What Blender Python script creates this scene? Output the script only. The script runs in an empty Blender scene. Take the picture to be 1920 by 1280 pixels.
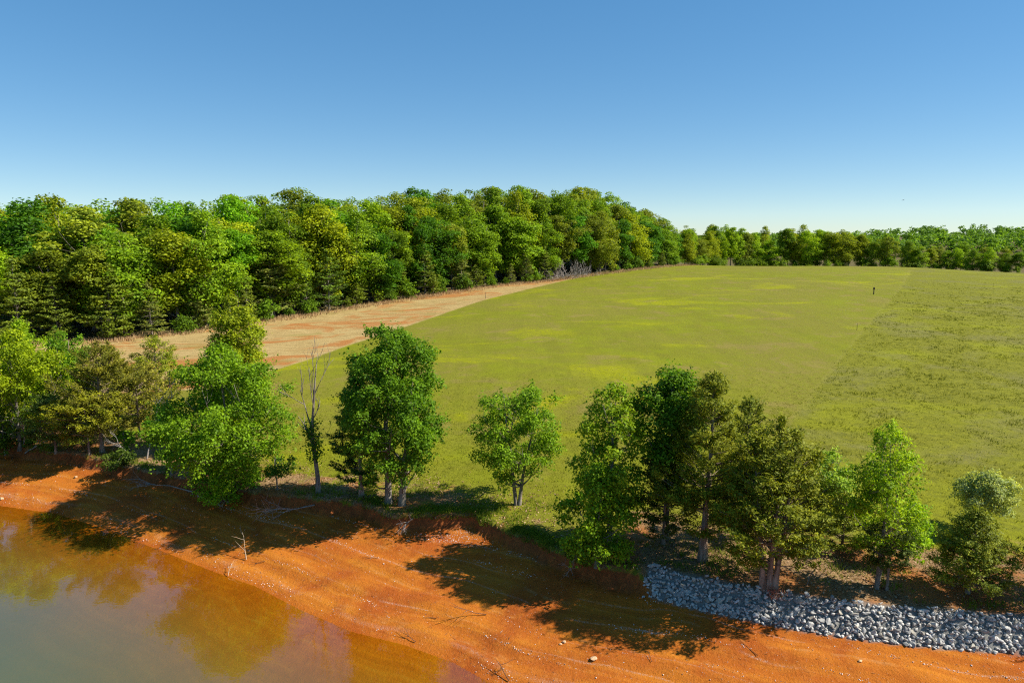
import bpy, math
import numpy as np

# ------------------------------------------------------------------ camera, sky, sun, exposure
scene = bpy.context.scene
col = scene.collection
R = math.radians
CAM_H = 17.0
PITCH = 8.9
FPX = 1280.0          # focal length in photograph pixels (24 mm on a 36 mm frame)
SUN_EL, SUN_AZ = 44.0, 92.0    # azimuth clockwise from +Y: the sun stands to the right

cam_d = bpy.data.cameras.new("camera")
cam_d.lens = 24.0
cam_d.sensor_width = 36.0
cam_d.clip_end = 12000
cam = bpy.data.objects.new("camera", cam_d)
cam.location = (0, 0, CAM_H)
cam.rotation_euler = (R(90 - PITCH), 0, 0)
col.objects.link(cam)
scene.camera = cam

world = bpy.data.worlds.new("World")
scene.world = world
world.use_nodes = True
wn = world.node_tree.nodes
wl = world.node_tree.links
wn.clear()
sky = wn.new("ShaderNodeTexSky")
sky.sky_type = 'NISHITA'
sky.sun_disc = False
sky.sun_elevation = R(SUN_EL)
sky.sun_rotation = R(SUN_AZ)
sky.altitude = 200
sky.air_density = 0.7
sky.dust_density = 0.1
sky.ozone_density = 2.0
hs = wn.new("ShaderNodeHueSaturation")
hs.inputs["Saturation"].default_value = 1.74
bg = wn.new("ShaderNodeBackground")
bg.inputs["Strength"].default_value = 0.146
wo = wn.new("ShaderNodeOutputWorld")
gm = wn.new("ShaderNodeGamma"); gm.inputs["Gamma"].default_value = 0.55
wl.new(sky.outputs[0], gm.inputs["Color"])
wl.new(gm.outputs[0], hs.inputs["Color"])
wt = wn.new("ShaderNodeMix"); wt.data_type = 'RGBA'; wt.blend_type = 'MULTIPLY'
wt.inputs[0].default_value = 1.0; wt.inputs[7].default_value = (0.96, 1.04, 1.05, 1)
wl.new(hs.outputs[0], wt.inputs[6]); wl.new(wt.outputs[2], bg.inputs[0])
wl.new(bg.outputs[0], wo.inputs[0])

sun_d = bpy.data.lights.new("sun", 'SUN')
sun_d.energy = 4.4
sun_d.angle = R(0.53)
sun_d.color = (1.0, 0.94, 0.84)
sun = bpy.data.objects.new("sun", sun_d)
sun.rotation_euler = (R(90 - SUN_EL), 0, R(180 - SUN_AZ))
sun.location = (60, 0, 80)
col.objects.link(sun)

vs = scene.view_settings
vs.view_transform = 'Standard'
vs.look = 'None'
vs.exposure = 0.95
vs.gamma = 1.0
vs.use_curve_mapping = False
scene.cycles.max_bounces = 6
scene.cycles.transparent_max_bounces = 8
scene.cycles.use_denoising = False
scene.cycles.filter_width = 1.15
scene.cycles.caustics_reflective = False
scene.cycles.caustics_refractive = False

# ------------------------------------------------------------------ small maths
cp, sp = math.cos(R(PITCH)), math.sin(R(PITCH))

def ray(px, py):
    u, v = (px - 960) / FPX, (640 - py) / FPX
    return np.array((u, cp + v * sp, -sp + v * cp))

def P(px, py, z):
    """world point at height z on the line of sight through a photograph pixel"""
    d = ray(px, py)
    k = (z - CAM_H) / d[2]
    return np.array((d[0] * k, d[1] * k, z))

def smooth(a, b, x):
    t = np.clip((x - a) / (b - a), 0, 1)
    return t * t * (3 - 2 * t)

def _hash(ix, iy, seed):
    h = (ix.astype(np.int64) * 374761393 + iy.astype(np.int64) * 668265263 + seed * 1442695041) & 0xFFFFFFFF
    h = ((h ^ (h >> 13)) * 1274126177) & 0xFFFFFFFF
    h = h ^ (h >> 16)
    return (h & 0xFFFFFF) / float(0xFFFFFF)

def vnoise(x, y, seed=0):
    x = np.asarray(x, float); y = np.asarray(y, float)
    ix, iy = np.floor(x), np.floor(y)
    fx, fy = x - ix, y - iy
    fx = fx * fx * (3 - 2 * fx); fy = fy * fy * (3 - 2 * fy)
    a = _hash(ix, iy, seed); b = _hash(ix + 1, iy, seed)
    c = _hash(ix, iy + 1, seed); d = _hash(ix + 1, iy + 1, seed)
    return (a * (1 - fx) + b * fx) * (1 - fy) + (c * (1 - fx) + d * fx) * fy

def fbm(x, y, seed=0, octv=4):
    s, a, n = 0.0, 0.5, 0.0
    for k in range(octv):
        s = s + a * vnoise(x * 2 ** k, y * 2 ** k, seed + 17 * k)
        n += a; a *= 0.5
    return s / n

def polydist(x, y, line):
    """signed distance to an open polyline; positive on its left (landward) side"""
    best = np.full(x.shape, 1e9); sign = np.ones(x.shape)
    for (ax, ay), (bx, by) in zip(line[:-1], line[1:]):
        ex, ey = bx - ax, by - ay
        L2 = ex * ex + ey * ey
        t = np.clip(((x - ax) * ex + (y - ay) * ey) / L2, 0, 1)
        dx, dy = x - (ax + t * ex), y - (ay + t * ey)
        d = dx * dx + dy * dy
        s = np.where(ex * (y - ay) - ey * (x - ax) >= 0, 1.0, -1.0)
        m = d < best - 1e-9
        best = np.where(m, d, best); sign = np.where(m, s, sign)
    return np.sqrt(best) * sign

def xy(p): return (float(p[0]), float(p[1]))

# ------------------------------------------------------------------ the lie of the land
FOOT = 1.1
SHORE = [(-400, 75), (-120, 58), (-70, 51)] + [xy(P(a, b, 0)) for a, b in (
    (-160, 935), (0, 947), (110, 963), (200, 992), (300, 1030), (400, 1070), (480, 1098), (560, 1140),
    (660, 1183), (760, 1208), (850, 1240), (925, 1282))] + [(7, 20.5), (18, 16.5), (32, 12), (60, 2), (140, -30)]
BANK = [(-400, 92), (-120, 70)] + [xy(P(a, b, FOOT)) for a, b in (
    (-250, 838), (0, 852), (150, 872), (250, 900), (330, 917), (470, 944), (560, 955), (620, 962), (690, 978),
    (740, 990), (800, 988), (880, 992), (930, 1012), (1000, 1048), (1070, 1080), (1130, 1096), (1200, 1114),
    (1300, 1140), (1400, 1161), (1500, 1180), (1600, 1196), (1750, 1213), (1920, 1224), (2300, 1248))] + [(40, 21), (70, 8), (150, -25)]
RIP_X0 = float(P(1211, 1116, FOOT)[0])
STRAW = [xy(P(a, b, z)) for a, b, z in (
    (100, 745, 2.2), (300, 735, 2.3), (420, 722, 2.4), (555, 682, 2.6), (650, 648, 2.8), (740, 620, 3.1), (800, 600, 3.5), (900, 565, 4.2),
    (1000, 541, 4.7), (1060, 527, 5.05), (1130, 515, 5.6))]
EDGE = [(-300, 60), (-130, 76), (-95, 84)] + [xy(P(a, b, z)) for a, b, z in (
    (0, 648, 2.0), (200, 638, 2.0), (350, 622, 2.2), (500, 600, 2.5), (620, 583, 2.9), (750, 561, 3.5), (900, 541, 4.3),
    (1030, 526, 5.0), (1130, 515, 5.6), (1220, 505, 6.1))] + [(62, 240)]
BACK = [(62, 240), (80, 268), (100, 280), (140, 282), (165, 276), (190, 262), (225, 244), (300, 228), (420, 215)]
ROUGH = [xy(P(a, b, z)) for a, b, z in (
    (1760, 470, 7.0), (1716, 499, 6.5), (1690, 540, 6.0), (1648, 585, 5.0), (1600, 640, 4.2), (1540, 715, 3.3), (1480, 790, 2.9), (1450, 840, 2.6), (1440, 900, 2.4), (1460, 1000, 2.2))][::-1]

CTRL = [P(0, 835, 1.9), P(300, 890, 1.9), P(560, 930, 1.9), P(750, 955, 1.9), P(950, 985, 1.9), P(1200, 1078, 2.05),
        P(1500, 1118, 2.1), P(1900, 1150, 2.15), (-80, 75, 1.9), (45, 22, 2.2), (80, 10, 2.4), (-130, 78, 2.0)]
for px_, prof in ((1400, ((50, 2.5), (70, 3.2), (100, 4.4), (140, 5.7), (170, 6.5), (200, 6.95), (225, 6.7), (245, 5.8), (270, 3.9), (300, 2.4))),
                  (1650, ((50, 2.6), (70, 3.3), (100, 4.5), (140, 5.75), (170, 6.5), (200, 6.9), (225, 6.6), (245, 5.6), (270, 3.5), (300, 2.0))),
                  (1100, ((50, 2.4), (70, 3.1), (100, 4.15), (140, 5.1), (170, 5.6), (205, 6.2))),
                  (1900, ((40, 2.6), (70, 3.4), (100, 4.5), (140, 5.4), (170, 5.9), (200, 5.8), (230, 4.2), (260, 2.4), (300, 1.5))),
                  (2300, ((60, 3.0), (100, 4.3), (150, 5.2), (190, 4.8), (230, 3.0), (300, 1.0)))):
    for D_, z_ in prof:
        CTRL.append(((px_ - 960) / FPX * D_ * 1.0, D_, z_))
CTRL += [P(200, 638, 2.0), P(500, 600, 2.5), P(750, 561, 3.5), P(1030, 526, 5.0), P(560, 680, 2.6), P(650, 645, 2.8), P(800, 600, 3.5),
         P(900, 565, 4.2), P(300, 720, 2.2), P(420, 800, 2.0), (62, 240, 6.4), (70, 262, 5.2),
         (-75, 150, 5.0), (-40, 190, 7.0), (-10, 220, 8.0), (30, 260, 7.5), (-110, 130, 5.0), (-90, 220, 9.0), (-20, 300, 10.0),
         (-150, 150, 6.0), (-160, 300, 12.0), (80, 320, 4.5), (150, 340, 2.5), (250, 330, 1.0), (0, 450, 10.0), (-200, 500, 15.0),
         (180, 450, 4.0), (300, 480, 5.0), (450, 560, 9.0), (400, 380, 1.0), (100, 600, 8.0), (-500, 300, 12.0), (700, 300, 5.0)]
CTRL = np.array([tuple(map(float, c)) for c in CTRL])

def _tps_fit(c, lam=2.0):
    n = len(c)
    d = np.hypot(c[:, None, 0] - c[None, :, 0], c[:, None, 1] - c[None, :, 1])
    K = np.where(d > 0, d * d * np.log(np.maximum(d, 1e-9)), 0) + lam * np.eye(n)
    A = np.zeros((n + 3, n + 3)); A[:n, :n] = K
    A[:n, n] = 1; A[:n, n + 1:] = c[:, :2]; A[n, :n] = 1; A[n + 1:, :n] = c[:, :2].T
    return np.linalg.solve(A, np.concatenate([c[:, 2], np.zeros(3)]))
TPS = _tps_fit(CTRL)

def land(x, y):
    x = np.asarray(x, float); y = np.asarray(y, float)
    sh = x.shape; x = x.ravel(); y = y.ravel()
    xc, yc = np.clip(x, -450, 650), np.clip(y, -60, 620)
    s = TPS[-3] + TPS[-2] * xc + TPS[-1] * yc
    for (cx, cy, _), w in zip(CTRL, TPS[:-3]):
        d2 = (xc - cx) ** 2 + (yc - cy) ** 2
        s = s + w * 0.5 * d2 * np.log(np.maximum(d2, 1e-9))
    far = smooth(400, 900, np.hypot(x, y))
    s = s * (1 - far) + 9.0 * far
    s = s + (fbm(x * 0.06, y * 0.06, 3, 3) - 0.5) * 0.35 * smooth(30, 60, y)
    return np.clip(s, 1.2, 40).reshape(sh)

def fields(x, y):
    ds = polydist(x, y, SHORE)
    db = polydist(x, y, BANK)
    return ds, db

def rip_w(x):
    return smooth(RIP_X0 - 0.25, RIP_X0 + 0.25, x)

def height(x, y, full=False):
    x = np.asarray(x, float); y = np.asarray(y, float)
    ds, db = fields(x, y)
    rw = rip_w(x)
    L = land(x, y)
    jag = ((fbm(x * 0.9, y * 0.9, 5, 3) - 0.5) * 1.1 + (vnoise(x * 3.1, y * 3.1, 8) - 0.5) * 0.22) * (1 - rw)
    dbj = db + jag * smooth(-1.2, 0.2, db) * 0.9
    foot = FOOT + (fbm(x * 0.3, y * 0.3, 11, 2) - 0.5) * 0.25 * (1 - rw)
    t = np.clip(ds / np.maximum(ds - np.minimum(dbj, 0), 1e-3), 0, 1)
    ridge = 0.045 * np.sin(ds * 3.4 + 1.5 * fbm(x * 0.15, y * 0.15, 21, 2) * 6) * smooth(0.2, 1.2, ds) + (fbm(x * 0.8, y * 0.8, 31, 4) - 0.5) * 0.10 * smooth(0.0, 0.8, ds)
    zb = foot * t ** 0.9 + ridge * (1 - smooth(-0.5, 0, dbj))
    zu = np.maximum(-0.11 * np.abs(ds), -2.6)
    zb = np.where(ds < 0, zu, zb)
    run = 0.32 * (1 - rw) + 0.98 * rw
    s = np.clip(dbj / run, 0, 1)
    s = np.where(rw > 0.5, s, s ** 0.7)
    z = np.where(dbj < 0, zb, foot + (L - foot) * s)
    z = z + smooth(0.3, 0.8, dbj) * (1 - smooth(60, 90, y)) * (fbm(x * 1.3, y * 1.3, 41, 3) - 0.5) * 0.12
    if full:
        return z, ds, dbj, rw
    return z

def H1(x, y): return float(height(np.array([x]), np.array([y]))[0])

def ground_px(px, py):
    """where the line of sight through a photograph pixel meets the land"""
    d = ray(px, py)
    k = np.linspace(18, 420, 3000)
    z = height(d[0] * k, d[1] * k)
    hit = np.nonzero(CAM_H + d[2] * k < z)[0]
    i = hit[0] if len(hit) else len(k) - 1
    return np.array((d[0] * k[i], d[1] * k[i], z[i]))

def ppm(p):      # photograph pixels per metre at a world point
    return FPX / (p[1] * cp + (CAM_H - p[2]) * sp)

def top_z(p, py):
    d = ray(960, py)
    return CAM_H + d[2] / d[1] * p[1]

# ------------------------------------------------------------------ materials
def nodes_of(name):
    m = bpy.data.materials.new(name); m.use_nodes = True
    nt = m.node_tree
    for n in list(nt.nodes): nt.nodes.remove(n)
    return m, nt

class NB:
    """tiny helper for node trees"""
    def __init__(s, nt): s.nt = nt
    def n(s, t, **k):
        x = s.nt.nodes.new(t)
        for a, b in k.items(): setattr(x, a, b)
        return x
    def link(s, a, b): s.nt.links.new(a, b)
    def set(s, sock, v):
        if hasattr(v, "is_output"): s.link(v, sock)
        else: sock.default_value = v
    def attr(s, name, out="Fac"):
        return s.n("ShaderNodeAttribute", attribute_name=name).outputs[out]
    def math(s, op, a, b=0.0, c=0.0, clamp=False):
        x = s.n("ShaderNodeMath", operation=op, use_clamp=clamp)
        s.set(x.inputs[0], a); s.set(x.inputs[1], b); s.set(x.inputs[2], c)
        return x.outputs[0]
    def noise(s, vec, scale, detail=4, rough=0.55, dist=0.0, out="Fac"):
        x = s.n("ShaderNodeTexNoise")
        s.link(vec, x.inputs["Vector"])
        x.inputs["Scale"].default_value = scale; x.inputs["Detail"].default_value = detail
        x.inputs["Roughness"].default_value = rough; x.inputs["Distortion"].default_value = dist
        return x.outputs[out]
    def ramp(s, fac, a, b):      # smooth step a..b
        x = s.n("ShaderNodeMapRange", interpolation_type='SMOOTHSTEP')
        s.set(x.inputs["Value"], fac); x.inputs["From Min"].default_value = a; x.inputs["From Max"].default_value = b
        return x.outputs[0]
    def mix(s, fac, a, b, blend='MIX'):
        x = s.n("ShaderNodeMix", data_type='RGBA', blend_type=blend)
        s.set(x.inputs[0], fac)
        for sock, v in ((x.inputs[6], a), (x.inputs[7], b)):
            if hasattr(v, "is_output"): s.link(v, sock)
            else: sock.default_value = (*v, 1.0) if len(v) == 3 else v
        return x.outputs[2]
    def mapping(s, vec, scale=(1, 1, 1), rot=(0, 0, 0)):
        x = s.n("ShaderNodeMapping")
        s.link(vec, x.inputs[0]); x.inputs["Scale"].default_value = scale; x.inputs["Rotation"].default_value = rot
        return x.outputs[0]
    def bump(s, hgt, strength, dist):
        x = s.n("ShaderNodeBump"); x.inputs["Strength"].default_value = strength; x.inputs["Distance"].default_value = dist
        s.link(hgt, x.inputs["Height"]); return x.outputs[0]
    def out(s, shader):
        o = s.n("ShaderNodeOutputMaterial"); s.link(shader, o.inputs[0])
    def principled(s, colr, rough=0.8, spec=0.3, normal=None):
        x = s.n("ShaderNodeBsdfPrincipled")
        s.set(x.inputs["Base Color"], colr if hasattr(colr, "is_output") else (*colr, 1.0))
        s.set(x.inputs["Roughness"], rough); x.inputs["Specular IOR Level"].default_value = spec
        if normal is not None: s.link(normal, x.inputs["Normal"])
        return x.outputs[0]

def make_ground_mat():
    m, nt = nodes_of("earth_and_grass"); b = NB(nt)
    pos = b.n("ShaderNodeNewGeometry").outputs["Position"]
    n_big = b.noise(pos, 0.05, 4, 0.6)
    n_mid = b.noise(pos, 0.28, 5, 0.6, 0.5)
    n_sm = b.noise(pos, 2.2, 5, 0.65)
    n_fine = b.noise(pos, 9.0, 4, 0.7)
    n_pix = b.noise(pos, 26.0, 3, 0.7)
    ds = b.attr("shore"); beach = b.attr("beach"); strip = b.attr("strip"); rough = b.attr("rough")
    litter = b.attr("litter"); wood = b.attr("wood"); rip = b.attr("rip")
    # --- mown grass
    g = b.mix(b.ramp(n_mid, 0.35, 0.68), (0.190, 0.185, 0.016), (0.208, 0.222, 0.011))
    g = b.mix(b.ramp(n_big, 0.42, 0.62), g, b.mix(b.ramp(n_sm, 0.3, 0.7), (0.205, 0.175, 0.030), (0.205, 0.205, 0.018)))
    patch = b.math('MULTIPLY', b.ramp(b.noise(b.mapping(pos, (0.55, 1, 1)), 0.085, 5, 0.6, 0.8), 0.54, 0.66), b.ramp(n_sm, 0.2, 0.6))
    g = b.mix(b.math('MULTIPLY', patch, 0.95), g, (0.285, 0.285, 0.005))
    tanp = b.math('MULTIPLY', b.ramp(b.noise(pos, 0.19, 4, 0.65, 0.4), 0.53, 0.68), 0.65)
    g = b.mix(tanp, g, (0.25, 0.19, 0.055))
    stripe = b.noise(b.mapping(pos, (0.55, 0.03, 0.05), (0, 0, R(28))), 1.0, 4, 0.65, 0.5)
    g = b.mix(b.ramp(stripe, 0.42, 0.62), g, b.mix(1.0, g, (0.94, 0.95, 0.95), 'MULTIPLY'))
    # --- unmown grass
    u = b.mix(b.ramp(n_sm, 0.35, 0.68), (0.150, 0.150, 0.014), (0.225, 0.215, 0.018))
    grey = b.math('MULTIPLY', b.ramp(b.noise(pos, 0.11, 4, 0.6, 0.5), 0.48, 0.64), b.ramp(n_fine, 0.35, 0.6))
    u = b.mix(b.math('MULTIPLY', grey, 0.6), u, (0.185, 0.16, 0.075))
    yel = b.ramp(b.noise(b.mapping(pos, (0.7, 1, 1)), 0.14, 5, 0.6, 0.6), 0.5, 0.68)
    u = b.mix(b.math('MULTIPLY', yel, 0.5), u, (0.26, 0.27, 0.008))
    rr = b.ramp(b.math('ADD', rough, b.math('MULTIPLY', b.math('SUBTRACT', n_sm, 0.5), 0.5)), 0.42, 0.58)
    edge = b.math('MULTIPLY', b.ramp(rough, 0.30, 0.45), b.math('SUBTRACT', 1.0, b.ramp(rough, 0.45, 0.6)))
    g = b.mix(b.math('MULTIPLY', edge, 0.3), g, (0.26, 0.235, 0.05))
    c = b.mix(rr, g, u)
    lushm = b.math('MULTIPLY', b.math('SUBTRACT', 1.0, b.ramp(b.math('ADD', ds, b.math('MULTIPLY', n_mid, 10.0)), 20.0, 34.0)), b.ramp(n_sm, 0.2, 0.7))
    c = b.mix(b.math('MULTIPLY', b.math('MULTIPLY', lushm, rr), 0.7), c, (0.235, 0.25, 0.006))
    # --- straw strip with bare red clay
    st_v = b.mapping(pos, (0.35, 1.6, 1), (0, 0, R(-52)))
    s1 = b.mix(b.ramp(b.noise(st_v, 0.7, 5, 0.65, 0.6), 0.3, 0.7), (0.40, 0.27, 0.105), (0.58, 0.42, 0.19))
    s1 = b.mix(b.ramp(n_fine, 0.35, 0.7), b.mix(1.0, s1, (0.72, 0.70, 0.66), 'MULTIPLY'), s1)
    red = b.math('MULTIPLY', b.ramp(b.noise(b.mapping(pos, (0.55, 1.0, 1), (0, 0, R(-55))), 0.11, 5, 0.66, 0.9), 0.495, 0.61), b.ramp(strip, 0.55, 0.8))
    s1 = b.mix(b.math('MULTIPLY', red, 0.85), s1, (0.40, 0.150, 0.040))
    weed = b.math('MULTIPLY', b.ramp(b.noise(pos, 0.16, 4, 0.6), 0.56, 0.68), 0.5)
    s1 = b.mix(weed, s1, (0.27, 0.22, 0.06))
    sm = b.ramp(b.math('ADD', strip, b.math('MULTIPLY', b.math('SUBTRACT', n_sm, 0.5), 0.35)), 0.38, 0.62)
    c = b.mix(sm, c, s1)
    # --- leaf litter and worn soil under the bank trees
    lc = b.mix(b.ramp(n_fine, 0.35, 0.65), (0.20, 0.105, 0.045), (0.36, 0.235, 0.125))
    lc = b.mix(b.ramp(n_mid, 0.45, 0.62), lc, (0.36, 0.14, 0.045))
    lm = b.ramp(b.math('ADD', litter, b.math('MULTIPLY', b.math('SUBTRACT', b.noise(pos, 0.6, 5, 0.65), 0.5), 1.5)), 0.45, 0.72)
    c = b.mix(lm, c, lc)
    # --- forest floor
    wm = b.ramp(b.math('ADD', wood, b.math('MULTIPLY', b.math('SUBTRACT', n_sm, 0.5), 0.4)), 0.4, 0.6)
    c = b.mix(wm, c, b.mix(b.ramp(n_fine, 0.3, 0.7), (0.09, 0.065, 0.03), (0.17, 0.14, 0.05)))
    # fine blade-scale variation on all of the turf
    c = b.mix(b.ramp(n_pix, 0.30, 0.62), b.mix(1.0, c, (0.60, 0.64, 0.62), 'MULTIPLY'), c)
    c = b.mix(b.ramp(n_fine, 0.25, 0.55), b.mix(1.0, c, (0.78, 0.80, 0.8), 'MULTIPLY'), c)
    # --- clay beach
    band_v = b.n("ShaderNodeCombineXYZ")
    b.link(b.math('ADD', ds, b.math('MULTIPLY', b.math('SUBTRACT', b.noise(pos, 0.22, 3, 0.5), 0.5), 1.6)), band_v.inputs[0])
    band = b.noise(band_v.outputs[0], 1.6, 4, 0.65)
    k = b.mix(b.ramp(band, 0.35, 0.66), (0.40, 0.110, 0.014), (0.53, 0.180, 0.019))
    k = b.mix(b.ramp(n_mid, 0.40, 0.66), k, (0.35, 0.084, 0.014))
    k = b.mix(b.math('MULTIPLY', b.ramp(n_sm, 0.5, 0.72), 0.65), k, (0.47, 0.155, 0.024))
    pink = b.math('MULTIPLY', b.ramp(band, 0.52, 0.66), b.ramp(b.noise(pos, 1.1, 4, 0.6), 0.46, 0.62))
    k = b.mix(b.math('MULTIPLY', pink, 0.6), k, (0.47, 0.205, 0.075))
    k = b.mix(b.ramp(n_fine, 0.28, 0.5), b.mix(1.0, k, (0.80, 0.74, 0.66), 'MULTIPLY'), k)
    k = b.mix(b.ramp(n_pix, 0.30, 0.48), b.mix(1.0, k, (0.68, 0.60, 0.52), 'MULTIPLY'), k)
    speck = b.ramp(b.noise(pos, 17.0, 2, 0.6), 0.66, 0.72)
    k = b.mix(b.math('MULTIPLY', speck, 0.55), k, (0.50, 0.36, 0.25))
    dsn = b.math('ADD', ds, b.math('MULTIPLY', b.math('SUBTRACT', b.noise(pos, 0.10, 3, 0.55), 0.5), 2.2))
    spk = b.ramp(b.noise(pos, 20.0, 3, 0.7), 0.44, 0.60)
    for lc_, lw_, ls_ in ((0.75, 0.22, 0.45), (2.1, 0.07, 0.9), (3.1, 0.05, 0.5), (4.5, 0.10, 1.0), (6.0, 0.08, 0.8), (7.4, 0.14, 0.6)):
        ln_ = b.math('SUBTRACT', 1.0, b.ramp(b.math('ABSOLUTE', b.math('SUBTRACT', dsn, lc_)), 0.0, lw_))
        pt_ = b.ramp(b.noise(b.mapping(pos, (1, 1, 1 + lc_)), 0.28, 3, 0.6), 0.40, 0.60)
        k = b.mix(b.math('MULTIPLY', b.math('MULTIPLY', ln_, spk), b.math('MULTIPLY', pt_, ls_ * 0.55)), k, (0.56, 0.44, 0.37))
        dk_ = b.math('SUBTRACT', 1.0, b.ramp(b.math('ABSOLUTE', b.math('SUBTRACT', dsn, lc_ - 0.28)), 0.0, 0.10))
        k = b.mix(b.math('MULTIPLY', b.math('MULTIPLY', dk_, pt_), 0.4), k, b.mix(1.0, k, (0.70, 0.62, 0.6), 'MULTIPLY'))
    wet = b.math('SUBTRACT', 1.0, b.ramp(b.math('ADD', ds, b.math('MULTIPLY', n_sm, 0.35)), -0.1, 0.55))
    k = b.mix(b.math('MULTIPLY', wet, 0.8), k, b.mix(1.0, k, (0.88, 0.72, 0.5), 'MULTIPLY'))
    scarp = b.attr("scarp")
    k = b.mix(scarp, k, b.mix(b.ramp(n_sm, 0.3, 0.7), (0.17, 0.055, 0.02), (0.34, 0.10, 0.028)))
    bm = b.ramp(b.math('ADD', beach, b.math('MULTIPLY', b.math('SUBTRACT', b.noise(pos, 2.6, 4, 0.65), 0.5), 0.5)), 0.42, 0.58)
    c = b.mix(bm, c, k)
    c = b.mix(rip, c, (0.20, 0.195, 0.185))
    c = b.mix(1.0, c, b.mix(bm, (1.0, 1.0, 0.95), (0.95, 0.96, 0.92)), 'MULTIPLY')
    hgt = b.math('ADD', b.math('MULTIPLY', n_fine, 0.7), b.math('MULTIPLY', n_pix, 0.45))
    hgt = b.math('ADD', hgt, b.math('MULTIPLY', n_sm, 0.9))
    nor = b.bump(hgt, 0.75, 0.075)
    rgh = b.math('SUBTRACT', 0.92, b.math('MULTIPLY', b.math('MULTIPLY', wet, bm), 0.35))
    b.out(b.principled(c, rgh, 0.07, nor))
    return m

def make_leaf_mat(name="leaf", trans=0.42):
    m, nt = nodes_of(name); b = NB(nt)
    oc = b.n("ShaderNodeObjectInfo").outputs["Color"]
    t = b.attr("tint")
    cl = b.attr("clump")
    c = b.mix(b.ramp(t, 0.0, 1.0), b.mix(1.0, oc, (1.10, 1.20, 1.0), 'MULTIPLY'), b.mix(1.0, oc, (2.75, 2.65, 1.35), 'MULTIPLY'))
    c = b.mix(b.ramp(cl, 0.0, 1.0), b.mix(1.0, c, (0.84, 0.90, 0.95), 'MULTIPLY'), b.mix(1.0, c, (1.14, 1.12, 0.92), 'MULTIPLY'))
    d = b.principled(c, 0.6, 0.14)
    tr = b.n("ShaderNodeBsdfTranslucent")
    b.link(b.mix(1.0, c, (1.35, 1.30, 0.55), 'MULTIPLY'), tr.inputs[0])
    mx = b.n("ShaderNodeMixShader"); mx.inputs[0].default_value = trans
    b.link(d, mx.inputs[1]); b.link(tr.outputs[0], mx.inputs[2])
    b.out(mx.outputs[0])
    return m

def make_bark_mat(name, a, c2, scale=6.0):
    m, nt = nodes_of(name); b = NB(nt)
    co = b.n("ShaderNodeTexCoord").outputs["Object"]
    v = b.mapping(co, (1, 1, 0.22))
    n = b.noise(v, scale, 5, 0.7, 0.4)
    n2 = b.noise(co, 0.8, 3, 0.6)
    c = b.mix(b.ramp(n, 0.32, 0.68), a, c2)
    c = b.mix(b.ramp(n2, 0.4, 0.7), c, b.mix(1.0, c, (0.75, 0.78, 0.70), 'MULTIPLY'))
    b.out(b.principled(c, 0.9, 0.15, b.bump(n, 0.8, 0.05)))
    return m

def make_plain_mat(name, a, c2, scale, rough=0.85, spec=0.25, objvar=0.0, bump=0.4, bd=0.02):
    m, nt = nodes_of(name); b = NB(nt)
    geo = b.n("ShaderNodeNewGeometry").outputs["Position"]
    n = b.noise(geo, scale, 5, 0.65)
    c = b.mix(b.ramp(n, 0.3, 0.7), a, c2)
    if objvar:
        rnd = b.n("ShaderNodeObjectInfo").outputs["Random"]
        c = b.mix(b.math('MULTIPLY', rnd, objvar), c, (0.09, 0.095, 0.11))
        oc = b.n("ShaderNodeObjectInfo").outputs["Color"]
        c = b.mix(1.0, c, oc, 'MULTIPLY')
    b.out(b.principled(c, rough, spec, b.bump(n, bump, bd)))
    return m

def make_vary_mat(name, stops, rough=0.85, spec=0.2, trans=0.0):
    """colour of each small piece comes from its own random number"""
    m, nt = nodes_of(name); b = NB(nt)
    r = b.n("ShaderNodeValToRGB")
    r.color_ramp.elements[0].color = (*stops[0], 1); r.color_ramp.elements[1].color = (*stops[-1], 1)
    for i, s_ in enumerate(stops[1:-1]):
        e = r.color_ramp.elements.new((i + 1) / (len(stops) - 1)); e.color = (*s_, 1)
    b.link(b.attr("tint"), r.inputs[0])
    d = b.principled(r.outputs[0], rough, spec)
    if trans:
        tr = b.n("ShaderNodeBsdfTranslucent"); b.link(r.outputs[0], tr.inputs[0])
        mx = b.n("ShaderNodeMixShader"); mx.inputs[0].default_value = trans
        b.link(d, mx.inputs[1]); b.link(tr.outputs[0], mx.inputs[2]); d = mx.outputs[0]
    b.out(d)
    return m

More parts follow.
